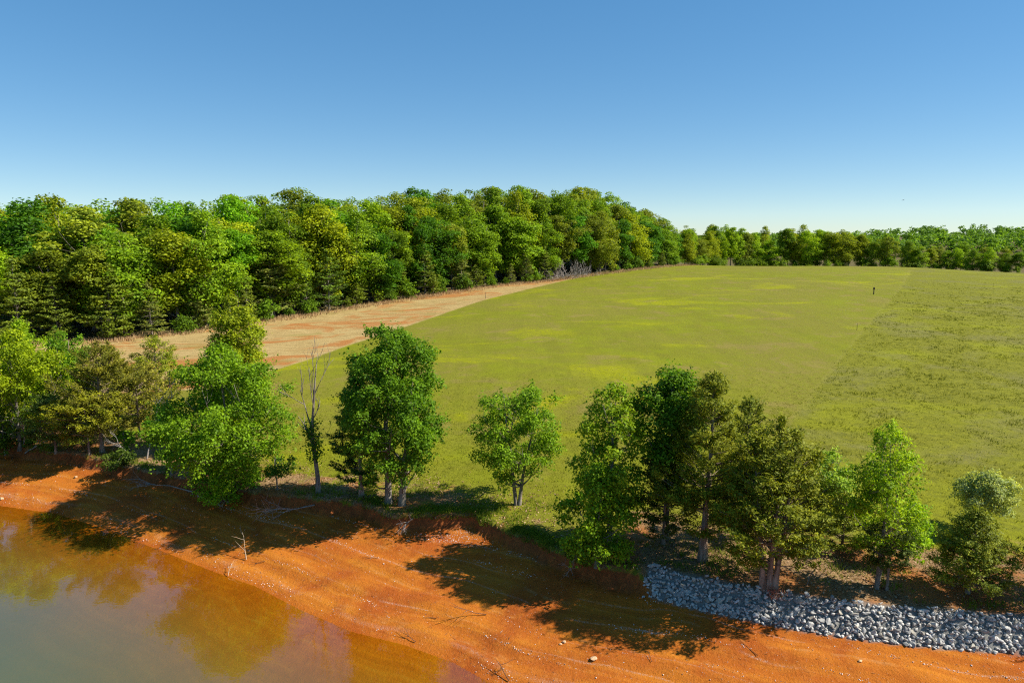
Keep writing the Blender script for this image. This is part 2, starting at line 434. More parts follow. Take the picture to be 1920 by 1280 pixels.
def make_water_mat():
    m, nt = nodes_of("muddy_water"); b = NB(nt)
    pos = b.n("ShaderNodeNewGeometry").outputs["Position"]
    depth = b.attr("depth")
    fac = b.math('SUBTRACT', 1.0, b.math('POWER', 2.718, b.math('MULTIPLY', depth, -1.2)))
    wob = b.math('MULTIPLY', b.math('SUBTRACT', b.noise(pos, 0.35, 3, 0.5), 0.5), 0.12)
    fac = b.math('ADD', fac, b.math('MULTIPLY', wob, fac), clamp=True)
    tr = b.n("ShaderNodeBsdfTransparent"); tr.inputs[0].default_value = (0.96, 0.97, 0.48, 1)
    di = b.n("ShaderNodeBsdfDiffuse")
    b.link(b.mix(b.ramp(fac, 0.1, 0.75), (0.23, 0.145, 0.012), (0.090, 0.118, 0.034)), di.inputs[0])
    body = b.n("ShaderNodeMixShader")
    b.link(fac, body.inputs[0]); b.link(tr.outputs[0], body.inputs[1]); b.link(di.outputs[0], body.inputs[2])
    n1 = b.noise(b.mapping(pos, (1, 1.6, 1)), 1.8, 3, 0.55)
    n2 = b.noise(pos, 7.0, 2, 0.5)
    hgt = b.math('ADD', n1, b.math('MULTIPLY', n2, 0.18))
    nor = b.bump(hgt, 0.035, 0.1)
    gl = b.n("ShaderNodeBsdfGlossy"); gl.inputs["Roughness"].default_value = 0.012
    gl.inputs["Color"].default_value = (0.95, 0.95, 0.95, 1)
    b.link(nor, gl.inputs["Normal"])
    lw = b.n("ShaderNodeLayerWeight"); lw.inputs["Blend"].default_value = 0.5
    b.link(nor, lw.inputs["Normal"])
    frs = b.math('ADD', 0.025, b.math('MULTIPLY', b.math('POWER', lw.outputs["Facing"], 2.7), 0.975), clamp=True)
    mx = b.n("ShaderNodeMixShader")
    b.link(frs, mx.inputs[0]); b.link(body.outputs[0], mx.inputs[1]); b.link(gl.outputs[0], mx.inputs[2])
    b.out(mx.outputs[0])
    return m

M = dict(
    ground=make_ground_mat(), water=make_water_mat(), leaf=make_leaf_mat("leaf"), needle=make_leaf_mat("needle", 0.25),
    bark=make_bark_mat("grey_bark", (0.12, 0.095, 0.075), (0.33, 0.28, 0.23)),
    cedar_bark=make_bark_mat("cedar_bark", (0.16, 0.105, 0.075), (0.40, 0.30, 0.235)),
    dead=make_bark_mat("dead_wood", (0.20, 0.17, 0.15), (0.46, 0.40, 0.36)),
    stone=make_plain_mat("grey_quarry_stone", (0.35, 0.34, 0.31), (0.64, 0.61, 0.54), 7.0, 0.85, 0.25, 0.55, 0.6, 0.03),
    drift=make_bark_mat("pale_driftwood", (0.30, 0.20, 0.12), (0.58, 0.44, 0.30), 12.0),
    darkstick=make_bark_mat("dark_driftwood", (0.10, 0.045, 0.025), (0.26, 0.13, 0.07), 12.0),
    tanrock=make_plain_mat("tan_rock", (0.46, 0.27, 0.13), (0.66, 0.45, 0.26), 9.0),
    post=make_bark_mat("weathered_post", (0.035, 0.03, 0.024), (0.10, 0.08, 0.06), 14.0),
    bird=make_plain_mat("dark_feathers", (0.03, 0.03, 0.032), (0.07, 0.07, 0.072), 20.0),
    pebble=make_vary_mat("shore_pebbles", ((0.34, 0.15, 0.07), (0.62, 0.46, 0.36), (0.80, 0.75, 0.70), (0.70, 0.55, 0.42))),
    debris=make_vary_mat("twig_debris", ((0.10, 0.04, 0.02), (0.20, 0.09, 0.045), (0.35, 0.19, 0.09))),
    litter=make_vary_mat("fallen_leaves", ((0.13, 0.065, 0.03), (0.30, 0.17, 0.08), (0.46, 0.32, 0.19), (0.24, 0.12, 0.05))),
    turf=make_vary_mat("turf_blades", ((0.18, 0.19, 0.014), (0.25, 0.255, 0.014), (0.31, 0.305, 0.022), (0.37, 0.32, 0.09)), 0.8, 0.1, 0.25),
    lush=make_vary_mat("lush_blades", ((0.07, 0.12, 0.012), (0.14, 0.20, 0.012), (0.22, 0.27, 0.014)), 0.8, 0.1, 0.3),
    weeds=make_vary_mat("weed_blades", ((0.13, 0.14, 0.016), (0.22, 0.23, 0.018), (0.31, 0.30, 0.022), (0.32, 0.29, 0.10)), 0.8, 0.1, 0.2),
    drygrass=make_vary_mat("dry_grass_blades", ((0.34, 0.22, 0.09), (0.50, 0.36, 0.17), (0.42, 0.24, 0.12), (0.30, 0.26, 0.09)), 0.8, 0.1, 0.2),
    redshrub=make_vary_mat("russet_leaves", ((0.20, 0.06, 0.035), (0.33, 0.11, 0.06), (0.28, 0.15, 0.07))),
)

# ------------------------------------------------------------------ mesh helpers
def new_mesh(name, v, quads=None, tris=None, mat=None, attrs=None, smooth_=False):
    v = np.asarray(v, np.float32).reshape(-1, 3)
    me = bpy.data.meshes.new(name)
    me.vertices.add(len(v)); me.vertices.foreach_set("co", v.ravel())
    nq = 0 if quads is None else len(quads); ntr = 0 if tris is None else len(tris)
    loops = np.concatenate(([np.asarray(quads, np.int32).ravel()] if nq else []) + ([np.asarray(tris, np.int32).ravel()] if ntr else []))
    tot = np.concatenate((np.full(nq, 4, np.int32), np.full(ntr, 3, np.int32)))
    st = np.concatenate(([0], np.cumsum(tot)[:-1])).astype(np.int32)
    me.loops.add(len(loops)); me.loops.foreach_set("vertex_index", loops.astype(np.int32))
    me.polygons.add(len(tot)); me.polygons.foreach_set("loop_start", st); me.polygons.foreach_set("loop_total", tot)
    if smooth_: me.polygons.foreach_set("use_smooth", np.ones(len(tot), bool))
    me.update(calc_edges=True)
    for k, a in (attrs or {}).items():
        at = me.attributes.new(k, 'FLOAT', 'POINT'); at.data.foreach_set("value", np.asarray(a, np.float32))
    if mat is not None: me.materials.append(mat)
    return me

def link(name, me, parent=None, loc=None):
    o = bpy.data.objects.new(name, me); col.objects.link(o)
    if parent is not None: o.parent = parent
    if loc is not None: o.location = loc
    return o

def tag(o, label=None, cat=None, group=None, kind=None):
    if label: o["label"] = label
    if cat: o["category"] = cat
    if group: o["group"] = group
    if kind: o["kind"] = kind
    return o

def empty(name, loc, label, cat, group=None):
    o = bpy.data.objects.new(name, None); col.objects.link(o)
    o.location = tuple(map(float, loc)); o.empty_display_size = 0.3
    return tag(o, label, cat, group)

def unit(v):
    return v / np.maximum(np.linalg.norm(v, axis=-1, keepdims=True), 1e-9)

class Tubes:
    def __init__(s): s.v = []; s.q = []; s.n = 0
    def add(s, pts, rad, sides=5):
        pts = np.asarray(pts, float); k = len(pts)
        rad = np.broadcast_to(np.asarray(rad, float), (k,))
        t = np.gradient(pts, axis=0); t = unit(t)
        ref = np.where(np.abs(t[:, 2:3]) > 0.9, np.array([[1.0, 0, 0]]), np.array([[0, 0, 1.0]]))
        a = unit(np.cross(t, ref)); b_ = np.cross(t, a)
        ang = np.linspace(0, 2 * math.pi, sides, endpoint=False)
        ring = pts[:, None, :] + rad[:, None, None] * (np.cos(ang)[None, :, None] * a[:, None, :] + np.sin(ang)[None, :, None] * b_[:, None, :])
        s.v.append(ring.reshape(-1, 3))
        i = np.arange(k - 1)[:, None] * sides; j = np.arange(sides)[None, :]; j2 = (j + 1) % sides
        q = np.stack([i + j, i + j2, i + sides + j2, i + sides + j], -1).reshape(-1, 4) + s.n
        cap = (s.n + (k - 1) * sides) + np.arange(sides)
        s.q.append(q); s.n += k * sides
        s.caps = getattr(s, "caps", []); 
        for m_ in range(1, sides - 1): s.caps.append((cap[0], cap[m_], cap[m_ + 1]))
    def mesh(s, name, mat):
        return new_mesh(name, np.concatenate(s.v), np.concatenate(s.q), np.array(s.caps), mat, smooth_=True)

def bez(a, b_, c, n=6):
    t = np.linspace(0, 1, n)[:, None]
    return (1 - t) ** 2 * np.asarray(a) + 2 * t * (1 - t) * np.asarray(b_) + t * t * np.asarray(c)

def leaf_mesh(name, p, nrm, axis, ln, wd, tint, clump, mat, fold=0.12):
    n = len(p)
    side = unit(np.cross(nrm, axis)); axis = unit(np.cross(side, nrm)); nrm = unit(nrm)
    ln = np.broadcast_to(ln, (n,))[:, None]; wd = np.broadcast_to(wd, (n,))[:, None]
    v = np.empty((n, 4, 3), np.float32)
    v[:, 0] = p - axis * ln * 0.5
    v[:, 1] = p + side * wd * 0.5 + nrm * wd * fold
    v[:, 2] = p + axis * ln * 0.5 - nrm * ln * 0.08
    v[:, 3] = p - side * wd * 0.5 + nrm * wd * fold
    q = np.arange(n * 4, dtype=np.int32).reshape(n, 4)
    return new_mesh(name, v, q, None, mat, dict(tint=np.repeat(tint, 4), clump=np.repeat(clump, 4)))

# ------------------------------------------------------------------ trees
def prof_fn(kind):
    pts = dict(
        oval=((0, .45), (.2, .85), (.45, 1), (.7, .85), (.88, .55), (1, .12)),
        dome=((0, .7), (.15, .95), (.4, 1), (.65, .9), (.85, .6), (1, .2)),
        egg=((0, .7), (.2, 1), (.4, .97), (.6, .8), (.8, .52), (1, .1)),
        tall=((0, .55), (.2, .95), (.5, 1), (.72, .88), (.88, .62), (1, .25)),
        vase=((0, .25), (.25, .62), (.55, .95), (.75, 1), (.9, .8), (1, .4)),
        cone=((0, .9), (.1, 1), (.35, .85), (.6, .58), (.8, .32), (1, .03)),
        cedar=((0, .75), (.15, 1), (.4, .95), (.65, .68), (.85, .36), (1, .03)),
        flame=((0, .6), (.2, .95), (.45, .9), (.7, .6), (.88, .33), (1, .05)),
        ball=((0, .5), (.25, .95), (.5, 1), (.75, .9), (.92, .55), (1, .2)))[kind]
    a = np.array(pts)
    return lambda t: np.interp(t, a[:, 0], a[:, 1])

def broadleaf(seed, h, r, base=0.2, prof="oval", n_clump=60, leaves=15000, leaf=0.15, clump_r=0.6, stems=((0, 0, 0, 0),),
              trunk_r=None, limbs=8, wild=0.28, inner=0.3, off=(0, 0), flat=0.75, sprig=True, droop=0.0):
    """returns crown arrays and wood tubes: (leaf dict, [trunk tubes], [limb tubes])"""
    g = np.random.default_rng(seed); pf = prof_fn(prof)
    zb = base * h; trunk_r = trunk_r or (0.012 * h + 0.03)
    ph = g.uniform(0, 6.28, 4)
    def env(az, t):
        return r * pf(t) * (1 + wild * (0.5 * np.sin(2 * az + ph[0] + 3 * t) + 0.35 * np.sin(3 * az + ph[1] - 5 * t) + 0.3 * np.sin(5 * az + ph[2] + 9 * t)))
    # stems
    tr = []; stem_pts = []
    for sj, (sx, sy, ex, ey) in enumerate(stems):
        k = 9; t = np.linspace(0, 1, k)
        top = h * (0.9 if sj == 0 else 0.74)
        w = np.cumsum(g.normal(0, 0.010 * h, (k, 2)), 0) * t[:, None]
        pts = np.stack([sx + (ex + off[0] * 0.6) * t ** 1.3 + w[:, 0], sy + (ey + off[1] * 0.6) * t ** 1.3 + w[:, 1], -0.25 + (top + 0.25) * t], 1)
        rad = trunk_r / (len(stems) ** 0.35) * (1 - 0.93 * t) ** 0.9 + 0.006
        rad[0] *= 1.55; 
        pts = np.insert(pts, 1, pts[0] * 0.6 + pts[1] * 0.4, 0); rad = np.insert(rad, 1, rad[1] * 1.12)
        T = Tubes(); T.add(pts, rad, 8); tr.append(T); stem_pts.append((pts, rad))
    # clump centres
    tt = g.uniform(0, 1, n_clump * 8); keep = g.uniform(0, 1, len(tt)) < pf(tt) * 0.9 + 0.1
    tt = tt[keep][:n_clump]; n = len(tt)
    az = np.arange(n) * 2.39996 + g.normal(0, 0.35, n)
    rho = np.where(g.uniform(0, 1, n) < inner, g.uniform(0.15, 0.65, n), g.uniform(0.72, 1.0, n))
    rc = clump_r * g.uniform(0.65, 1.25, n) * (0.75 + 0.35 * pf(tt))
    rad_env = np.maximum(env(az, tt) - rc * 0.55, 0.05 * r) * rho
    ctr = np.stack([np.cos(az) * rad_env + off[0] * tt, np.sin(az) * rad_env + off[1] * tt, zb + rc * 0.4 + (h - zb - rc * 0.9) * tt - droop * rho * rc], 1)
    # limbs
    lb = []; limb_pts = []
    for i in range(limbs):
        pts, rad = stem_pts[i % len(stem_pts)]
        f = 0.18 + 0.62 * (i + g.uniform(0, 1)) / limbs
        f = max(f, base * 0.75)
        s0 = np.array([np.interp(f * h * 0.9, pts[:, 2], pts[:, a]) for a in range(3)])
        a_ = i * 2.39996 + g.normal(0, 0.3)
        ze = min(s0[2] + r * g.uniform(0.5, 1.0), h * 0.93)
        te = np.clip((ze - zb) / (h - zb), 0.02, 1)
        re = float(env(a_, te)) * 0.72
        e = np.array([math.cos(a_) * re + off[0] * te, math.sin(a_) * re + off[1] * te, ze])
        mid = s0 * 0.45 + e * 0.55; mid[2] = s0[2] * 0.75 + e[2] * 0.25
        bp = bez(s0, mid, e, 7); r0 = float(np.interp(s0[2], pts[:, 2], rad)) * 0.55
        br = np.linspace(max(r0, 0.012), 0.009, 7)
        T = Tubes(); T.add(bp, br, 5); lb.append(T); limb_pts.append((bp, br))
    host = [(p_, r_, T) for (p_, r_), T in zip(stem_pts, tr)] + [(p_, r_, T) for (p_, r_), T in zip(limb_pts, lb)]
    for c, rr in zip(ctr, rc):
        best = None
        for p_, r_, T in host:
            d = np.linalg.norm(p_ - c, axis=1) + np.where(p_[:, 2] > c[2] - 0.15 * r, 1.5 * r, 0) + np.where(p_[:, 2] < zb * 0.5, 2 * r, 0)
            i = int(np.argmin(d))
            if best is None or d[i] < best[0]: best = (d[i], p_[i], r_[i], T)
        _, s0, r0, T = best
        mid = (s0 + c) / 2 + np.array([0, 0, -0.08 * np.linalg.norm(c - s0)]) + g.normal(0, 0.05 * r, 3)
        T.add(bez(s0, mid, c, 5), np.linspace(max(min(r0 * 0.6, 0.05 + 0.002 * h), 0.008), 0.005, 5), 4)
        for _k in range(2):
            e = c + unit(g.normal(0, 1, 3) + (0, 0, 0.5)) * rr * 0.8
            T.add(np.array([s0 * 0.3 + c * 0.7, (c + e) / 2 + g.normal(0, 0.03, 3), e]), (0.008, 0.006, 0.003), 3)
    # leaves
    wgt = rc ** 2 / np.sum(rc ** 2)
    cnt = np.maximum((wgt * leaves).astype(int), 6)
    ci = np.repeat(np.arange(n), cnt); N = len(ci)
    d = unit(g.normal(0, 1, (N, 3)))
    flip = (d[:, 2] < -0.25) & (g.uniform(0, 1, N) < 0.6); d[flip, 2] *= -1
    rr = (0.45 + 0.55 * np.sqrt(g.uniform(0, 1, N)))
    lump = 1 + 0.28 * np.sin(5 * np.arctan2(d[:, 1], d[:, 0]) + ci * 1.7) * np.sin(4 * d[:, 2] + ci)
    p = ctr[ci] + d * (rc[ci] * rr * lump)[:, None] * np.array([1, 1, flat])
    if sprig:
        ns = max(int(n * 2.6), 1); sc = g.integers(0, n, ns)
        sd = unit(unit(ctr[sc] - np.array([0, 0, h * 0.45])) + g.normal(0, 0.6, (ns, 3)))
        m_ = 10
        si = np.repeat(np.arange(ns), m_); u = g.uniform(0.7, 1.65, len(si))
        ps = ctr[sc[si]] + sd[si] * (rc[sc[si]] * u)[:, None] + g.normal(0, 0.09 * clump_r + 0.02, (len(si), 3))
        p = np.concatenate([p, ps]); d = np.concatenate([d, sd[si]]); ci = np.concatenate([ci, sc[si]]); N = len(ci)
    p[:, 2] = np.maximum(p[:, 2], 0.05)
    nrm = unit(d * 0.55 + np.array([0, 0, 0.55]) + g.normal(0, 0.5, (N, 3)))
    ax = unit(g.normal(0, 1, (N, 3)) + np.array([0, 0, -0.4]))
    ln = leaf * g.uniform(0.7, 1.35, N)
    L = dict(p=p, n=nrm, a=ax, l=ln, w=ln * g.uniform(0.6, 0.85, N), t=g.uniform(0, 1, N), c=g.uniform(0, 1, n)[ci])
    return L, tr, lb

def conifer(seed, h, r, base=0.12, prof="cedar", n_br=110, leaves=12000, leaf=0.22, lift=0.55, stems=((0, 0, 0, 0),), trunk_r=None,
            spread=0.13, flat=0.5, tiers=0, aspect=0.34, wild=0.25, peaks=None):
    g = np.random.default_rng(seed); pf = prof_fn(prof)
    zb = base * h; trunk_r = trunk_r or (0.014 * h + 0.03)
    tr = []; sp_ = []
    for si_, (sx, sy, ex, ey) in enumerate(stems):
        k = 8; t = np.linspace(0, 1, k)
        hh = h * (1 if si_ == 0 else (peaks or 0.86))
        w = np.cumsum(g.normal(0, 0.006 * h, (k, 2)), 0) * t[:, None]
        pts = np.stack([sx + ex * t + w[:, 0], sy + ey * t + w[:, 1], -0.2 + (hh + 0.2) * t], 1)
        rad = trunk_r / len(stems) ** 0.4 * (1 - 0.97 * t) + 0.004; rad[0] *= 1.5
        T = Tubes(); T.add(pts, rad, 7); tr.append(T); sp_.append((pts, rad, hh))
    lb = [Tubes() for _ in range(4)]
    t = g.uniform(0, 1, n_br) ** 0.9
    if tiers: t = (np.floor(t * tiers) + g.normal(0.5, 0.22, n_br)) / tiers
    t = np.clip(t, 0.0, 0.995)
    az = np.arange(n_br) * 2.39996 + g.normal(0, 0.4, n_br)
    which = g.integers(0, len(stems), n_br)
    ph = g.uniform(0, 6.28, 3)
    ln = r * pf(t) * g.uniform(0.68, 1.1, n_br) * (1 + wild * (np.sin(2 * az + ph[0] + 4 * t) * 0.6 + np.sin(3 * az + ph[1] - 7 * t) * 0.5))
    ln = np.maximum(ln, 0.05 * r)
    LP, LA, LN, LC = [], [], [], []
    tot = ln.sum()
    for i in range(n_br):
        pts, rad, hh = sp_[which[i]]
        z0 = zb + (hh - zb) * t[i] - lift * ln[i] * 0.45
        z0 = np.clip(z0, 0.08 * h, hh * 0.985)
        s0 = np.array([np.interp(z0, pts[:, 2], pts[:, a]) for a in range(2)] + [z0])
        dh = np.array([math.cos(az[i]), math.sin(az[i]), 0])
        lf = lift * g.uniform(0.7, 1.3) * (0.75 + 0.6 * t[i])
        e = s0 + dh * ln[i] + np.array([0, 0, lf * ln[i]])
        mid = s0 + dh * ln[i] * 0.55 + np.array([0, 0, lf * ln[i] * (0.30 if lift > 0 else 0.1)])
        bp = bez(s0, mid, e, 5)
        lb[i % 4].add(bp, np.linspace(max(0.012 * ln[i] + 0.008, 0.01), 0.004, 5), 4)
        k = max(int(leaves * ln[i] / tot), 5)
        m_ = max(int(ln[i] * 4.5 / (0.3 + 0.7 * min(r, 3))), 5)
        ss = g.uniform(0.18, 1.0, m_) ** 0.8
        so = np.stack([np.interp(ss, np.linspace(0, 1, 5), bp[:, a]) for a in range(3)], 1)
        side = np.array([-dh[1], dh[0], 0]); bd = (e - s0) / np.linalg.norm(e - s0)
        sg = np.where(np.arange(m_) % 2, 1.0, -1.0)[:, None]
        sdir = unit(bd * 0.75 + side * sg * g.uniform(0.35, 0.95, (m_, 1)) + np.array([0, 0, 1.0]) * (0.10 + 0.45 * max(lift, 0)) + g.normal(0, 0.22, (m_, 3)))
        sl = (spread * 3.0 * ln[i] * (1.15 - ss) + 0.10 * r + 0.06) * g.uniform(0.7, 1.25, m_)
        si = g.integers(0, m_, k); u = g.uniform(0, 1.05, k)
        q = so[si] + sdir[si] * (sl[si] * u)[:, None]
        wob = (0.035 * r + 0.06 * sl[si] * (1.2 - u))[:, None]
        q = q + g.normal(0, 1, (k, 3)) * wob * np.array([1, 1, max(flat, 0.3) * 1.4])
        LP.append(q)
        LA.append(unit(sdir[si] + g.normal(0, 0.42, (k, 3))))
        LN.append(unit(np.array([0, 0, 0.7]) + dh * 0.25 + g.normal(0, 0.45, (k, 3))))
        LC.append(np.full(k, g.uniform(0, 1)))
    # leading shoots
    for pts, rad, hh in sp_:
        k = max(int(leaves * 0.012), 20)
        z = g.uniform(0.86, 1.02, k) * hh
        q = np.stack([np.interp(z, pts[:, 2], pts[:, a]) for a in range(2)] + [z], 1) + g.normal(0, 1, (k, 3)) * (0.035 * r + 0.12 * r * (1.02 - z / hh))[:, None]
        LP.append(q); LA.append(unit(g.normal(0, 0.5, (k, 3)) + np.array([0, 0, 1.0]))); LN.append(unit(g.normal(0, 1, (k, 3)))); LC.append(np.full(k, 0.6))
    p = np.concatenate(LP); N = len(p); p[:, 2] = np.maximum(p[:, 2], 0.04)
    l = leaf * g.uniform(0.6, 1.3, N)
    L = dict(p=p, n=np.concatenate(LN), a=np.concatenate(LA), l=l, w=l * aspect * g.uniform(0.8, 1.2, N), t=g.uniform(0, 1, N), c=np.concatenate(LC))
    return L, tr, [x for x in lb if x.n]

def crown_mesh(L, mat):
    return leaf_mesh("crown", L["p"], L["n"], L["a"], L["l"], L["w"], L["t"], L["c"], mat)

def build_tree(name, label, cat, loc, gen, color, bark, mat, group=None, rz=0.0, limbs=True):
    L, tr, lb = gen
    root = empty(name, loc, label, cat, group); root.rotation_euler[2] = rz
    tobs = [link("trunk", T.mesh("trunk", bark), root) for T in tr]
    for i, T in enumerate(lb):
        if limbs: link("limb", T.mesh("limb", bark), tobs[i % len(tobs)])
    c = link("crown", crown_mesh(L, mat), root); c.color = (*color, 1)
    return root

def copy_tree(src, loc, scale, rz, color, label, group):
    r_ = src.copy(); col.objects.link(r_)
    r_.location = tuple(map(float, loc)); r_.scale = scale; r_.rotation_euler = (0, 0, rz)
    r_["label"] = label; r_["group"] = group
    for ch in src.children:
        c = ch.copy(); col.objects.link(c); c.parent = r_
        if c.name.startswith("crown"): c.color = (*color, 1)
    return r_

# ------------------------------------------------------------------ ground
def axis_pts(lo, fine_lo, fine_hi, hi, step, grow):
    a = list(np.arange(fine_lo, fine_hi + 1e-6, step)); s = step
    while a[-1] < hi: s = min(s * grow, 400); a.append(a[-1] + s)
    b_ = [fine_lo]; s = step
    while b_[-1] > lo: s = min(s * grow, 400); b_.append(b_[-1] - s)
    return np.array(b_[::-1][:-1] + a)

GX = axis_pts(-6000, -38, 26, 6000, 0.21, 1.06)
GY = axis_pts(-400, 21, 50, 9000, 0.17, 1.034)
XX, YY = np.meshgrid(GX, GY)
ZZ, DS, DB, RW = height(XX, YY, True)
d_edge = polydist(XX, YY, EDGE); d_back = polydist(XX, YY, BACK)
d_straw = polydist(XX, YY, STRAW); d_rough = polydist(XX, YY, ROUGH)
in_wood = np.where(YY > 240, np.where(XX < 62, 1.0, np.where(d_back > 0, 1, 0)), np.where(d_edge > 0, 1, 0)) * (YY > 50)
d_w = np.where(XX < 62, d_edge, d_back)
wood_a = np.clip(0.5 + d_w / 4.0, 0, 1) * (YY > 50)
strip_a = np.clip(0.5 + d_straw / 3.0, 0, 1) * (YY > 45) * (XX < 35)
rough_a = np.where(YY > 25, np.clip(0.5 - d_rough / 3.0, 0, 1), 1.0 * (XX > 15))
lit_r = 3.0 * smooth(RIP_X0 - 1, RIP_X0 + 1, XX)
lit_n = (1 - smooth(1.5, 6.5, DB - lit_r)) * smooth(-0.1, 0.3, DB)
lit_a = lit_n * (0.72 + 0.2 * (XX > RIP_X0) - 0.3 * smooth(-3.5, -1.5, XX) * (1 - smooth(3.0, 5.0, XX))) + (1 - smooth(2, 9, DB)) * smooth(-14, -22, XX) * 0.5
beach_a = np.clip(0.5 - (DB - 0.24) / 0.5, 0, 1)
scarp_a = smooth(-0.35, 0.05, DB) * (1 - smooth(0.4, 0.7, DB)) * (1 - RW)
rip_a = smooth(RIP_X0 + 0.1, RIP_X0 + 0.4, XX) * smooth(-0.12, 0.0, DB) * (1 - smooth(0.9, 1.15, DB)) * (1 - smooth(60, 80, XX))
att = dict(shore=DS, beach=beach_a, strip=strip_a, rough=rough_a, litter=np.clip(lit_a, 0, 1), wood=wood_a, scarp=scarp_a, rip=rip_a)
V = np.stack([XX, YY, ZZ], -1).reshape(-1, 3)
ny, nx = XX.shape
idx = np.arange(ny * nx).reshape(ny, nx)
Q = np.stack([idx[:-1, :-1], idx[:-1, 1:], idx[1:, 1:], idx[1:, :-1]], -1).reshape(-1, 4)
def fc(a): return (0.25 * (a[:-1, :-1] + a[:-1, 1:] + a[1:, 1:] + a[1:, :-1])).ravel()
f_beach = fc(DB) < 0.24; f_wood = fc(wood_a) > 0.5; f_strip = fc(strip_a) > 0.5; f_rough = fc(rough_a) > 0.5
cls = np.where(f_beach, 0, np.where(f_wood, 4, np.where(f_strip, 3, np.where(f_rough, 2, 1))))
for k, (nm, lab, ct) in enumerate((("beach", "exposed orange clay beach sloping into the muddy water", "beach"),
                                   ("mown_field", "mown olive green field rising to a low crest", "field"),
                                   ("unmown_field", "rougher unmown grass field beside the mown one", "field"),
                                   ("straw_strip", "pale straw strip with bare red clay along the forest", "strip"),
                                   ("forest_floor", "shaded brown ground under the forest", "ground"))):
    q = Q[cls == k]
    used = np.unique(q); remap = np.full(ny * nx, -1, np.int64); remap[used] = np.arange(len(used))
    me = new_mesh(nm, V[used], remap[q], None, M["ground"], {n_: a.ravel()[used] for n_, a in att.items()}, True)
    tag(link(nm, me), lab, ct, kind="structure")

# ------------------------------------------------------------------ water
wx = axis_pts(-2500, -45, 12, 2500, 0.5, 1.12); wy = axis_pts(-2500, 10, 52, 90, 0.5, 1.12)
WX, WY = np.meshgrid(wx, wy)
WZ = height(WX, WY)
wi = np.arange(WX.size).reshape(WX.shape)
wq = np.stack([wi[:-1, :-1], wi[:-1, 1:], wi[1:, 1:], wi[1:, :-1]], -1).reshape(-1, 4)
keep = WZ.ravel()[wq].min(1) < 0.25
wme = new_mesh("water", np.stack([WX, WY, np.zeros_like(WX)], -1), wq[keep], None, M["water"], dict(depth=np.maximum(-WZ, 0).ravel()), True)
tag(link("water", wme), "shallow muddy lake water reflecting the bank trees", "water", kind="structure")
# ------------------------------------------------------------------ trees along the bank
GREEN = (0.070, 0.145, 0.010); BRIGHT = (0.095, 0.180, 0.011); LIME = (0.130, 0.195, 0.010); YELLOW = (0.140, 0.180, 0.007)
DEEP = (0.026, 0.098, 0.010); OLIVE = (0.104, 0.113, 0.010); BROWNC = (0.104, 0.100, 0.015); GOLDC = (0.128, 0.130, 0.010); SILVER = (0.200, 0.225, 0.125)
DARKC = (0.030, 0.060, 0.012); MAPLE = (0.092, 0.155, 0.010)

def spot(px, py, top, width):
    p = ground_px(px, py); s = ppm(p)
    return p, top_z(p, top) - p[2], width / 2 / s

def bl(name, label, cat, px, py, top, width, seed, color, group=None, **k):
    p, h, r = spot(px, py, top, width)
    st = k.pop("stems_px", None)
    if st is not None:
        s = ppm(p); k["stems"] = tuple((a / s, b_ / s, c / s, d / s) for a, b_, c, d in st)
    return build_tree(name, label, cat, p, broadleaf(seed, h, r, **k), color, M["bark"], M["leaf"], group)

def cf(name, label, cat, px, py, top, width, seed, color, group=None, **k):
    p, h, r = spot(px, py, top, width)
    st = k.pop("stems_px", None)
    if st is not None:
        s = ppm(p); k["stems"] = tuple((a / s, b_ / s, c / s, d / s) for a, b_, c, d in st)
    return build_tree(name, label, cat, p, conifer(seed, h, r, **k), color, M["cedar_bark"], M["needle"], group)

# the thicket at the far end of the beach
bl("broadleaf_tree", "bright yellow-green spreading tree standing above the dead brush at the end of the beach", "tree", 38, 842, 622, 190, 101, YELLOW,
   base=0.14, prof="dome", n_clump=70, leaves=21250, leaf=0.148, clump_r=0.8)
bl("broadleaf_tree", "yellow-green tree overhanging the beach beyond the spreading yellow-green tree", "tree", -85, 838, 600, 200, 102, YELLOW,
   base=0.1, prof="dome", n_clump=60, leaves=15000, leaf=0.157, clump_r=0.85)
bl("broadleaf_tree", "fresh green tree behind the yellow-green one at the end of the beach", "tree", 55, 792, 603, 120, 103, LIME,
   base=0.15, prof="oval", n_clump=50, leaves=13750, leaf=0.157, clump_r=0.75)
bl("broadleaf_tree", "mid-green leafy tree between the yellow-green tree and the brown cedars", "tree", 132, 805, 620, 130, 104, (0.085, 0.150, 0.012),
   base=0.12, prof="oval", n_clump=55, leaves=16250, leaf=0.148, clump_r=0.7)
cf("cedar_tree", "brownish cedar with a bare dark lower trunk above the beach", "tree", 192, 849, 645, 130, 105, BROWNC,
   base=0.24, prof="cedar", n_br=120, leaves=21750, leaf=0.172)
cf("cedar_tree", "low golden-olive cedar leaning out beside the brownish cedar", "tree", 168, 853, 738, 135, 106, GOLDC,
   base=0.25, prof="ball", n_br=80, leaves=13050, leaf=0.172, lift=0.3)
cf("cedar_tree", "slender brown-olive cedar spire against the straw strip", "tree", 217, 800, 643, 62, 107, BROWNC,
   base=0.08, prof="flame", n_br=90, leaves=13050, leaf=0.172)
cf("cedar_tree", "yellow-olive cedar with a sharp tip behind the big maple", "tree", 296, 790, 632, 115, 108, (0.135, 0.150, 0.014),
   base=0.08, prof="cedar", n_br=110, leaves=18850, leaf=0.172)
cf("cedar_tree", "dull olive cedar above the grey dead branches", "tree", 262, 822, 686, 112, 109, (0.125, 0.118, 0.024),
   base=0.2, prof="ball", n_br=95, leaves=14500, leaf=0.172, lift=0.4)
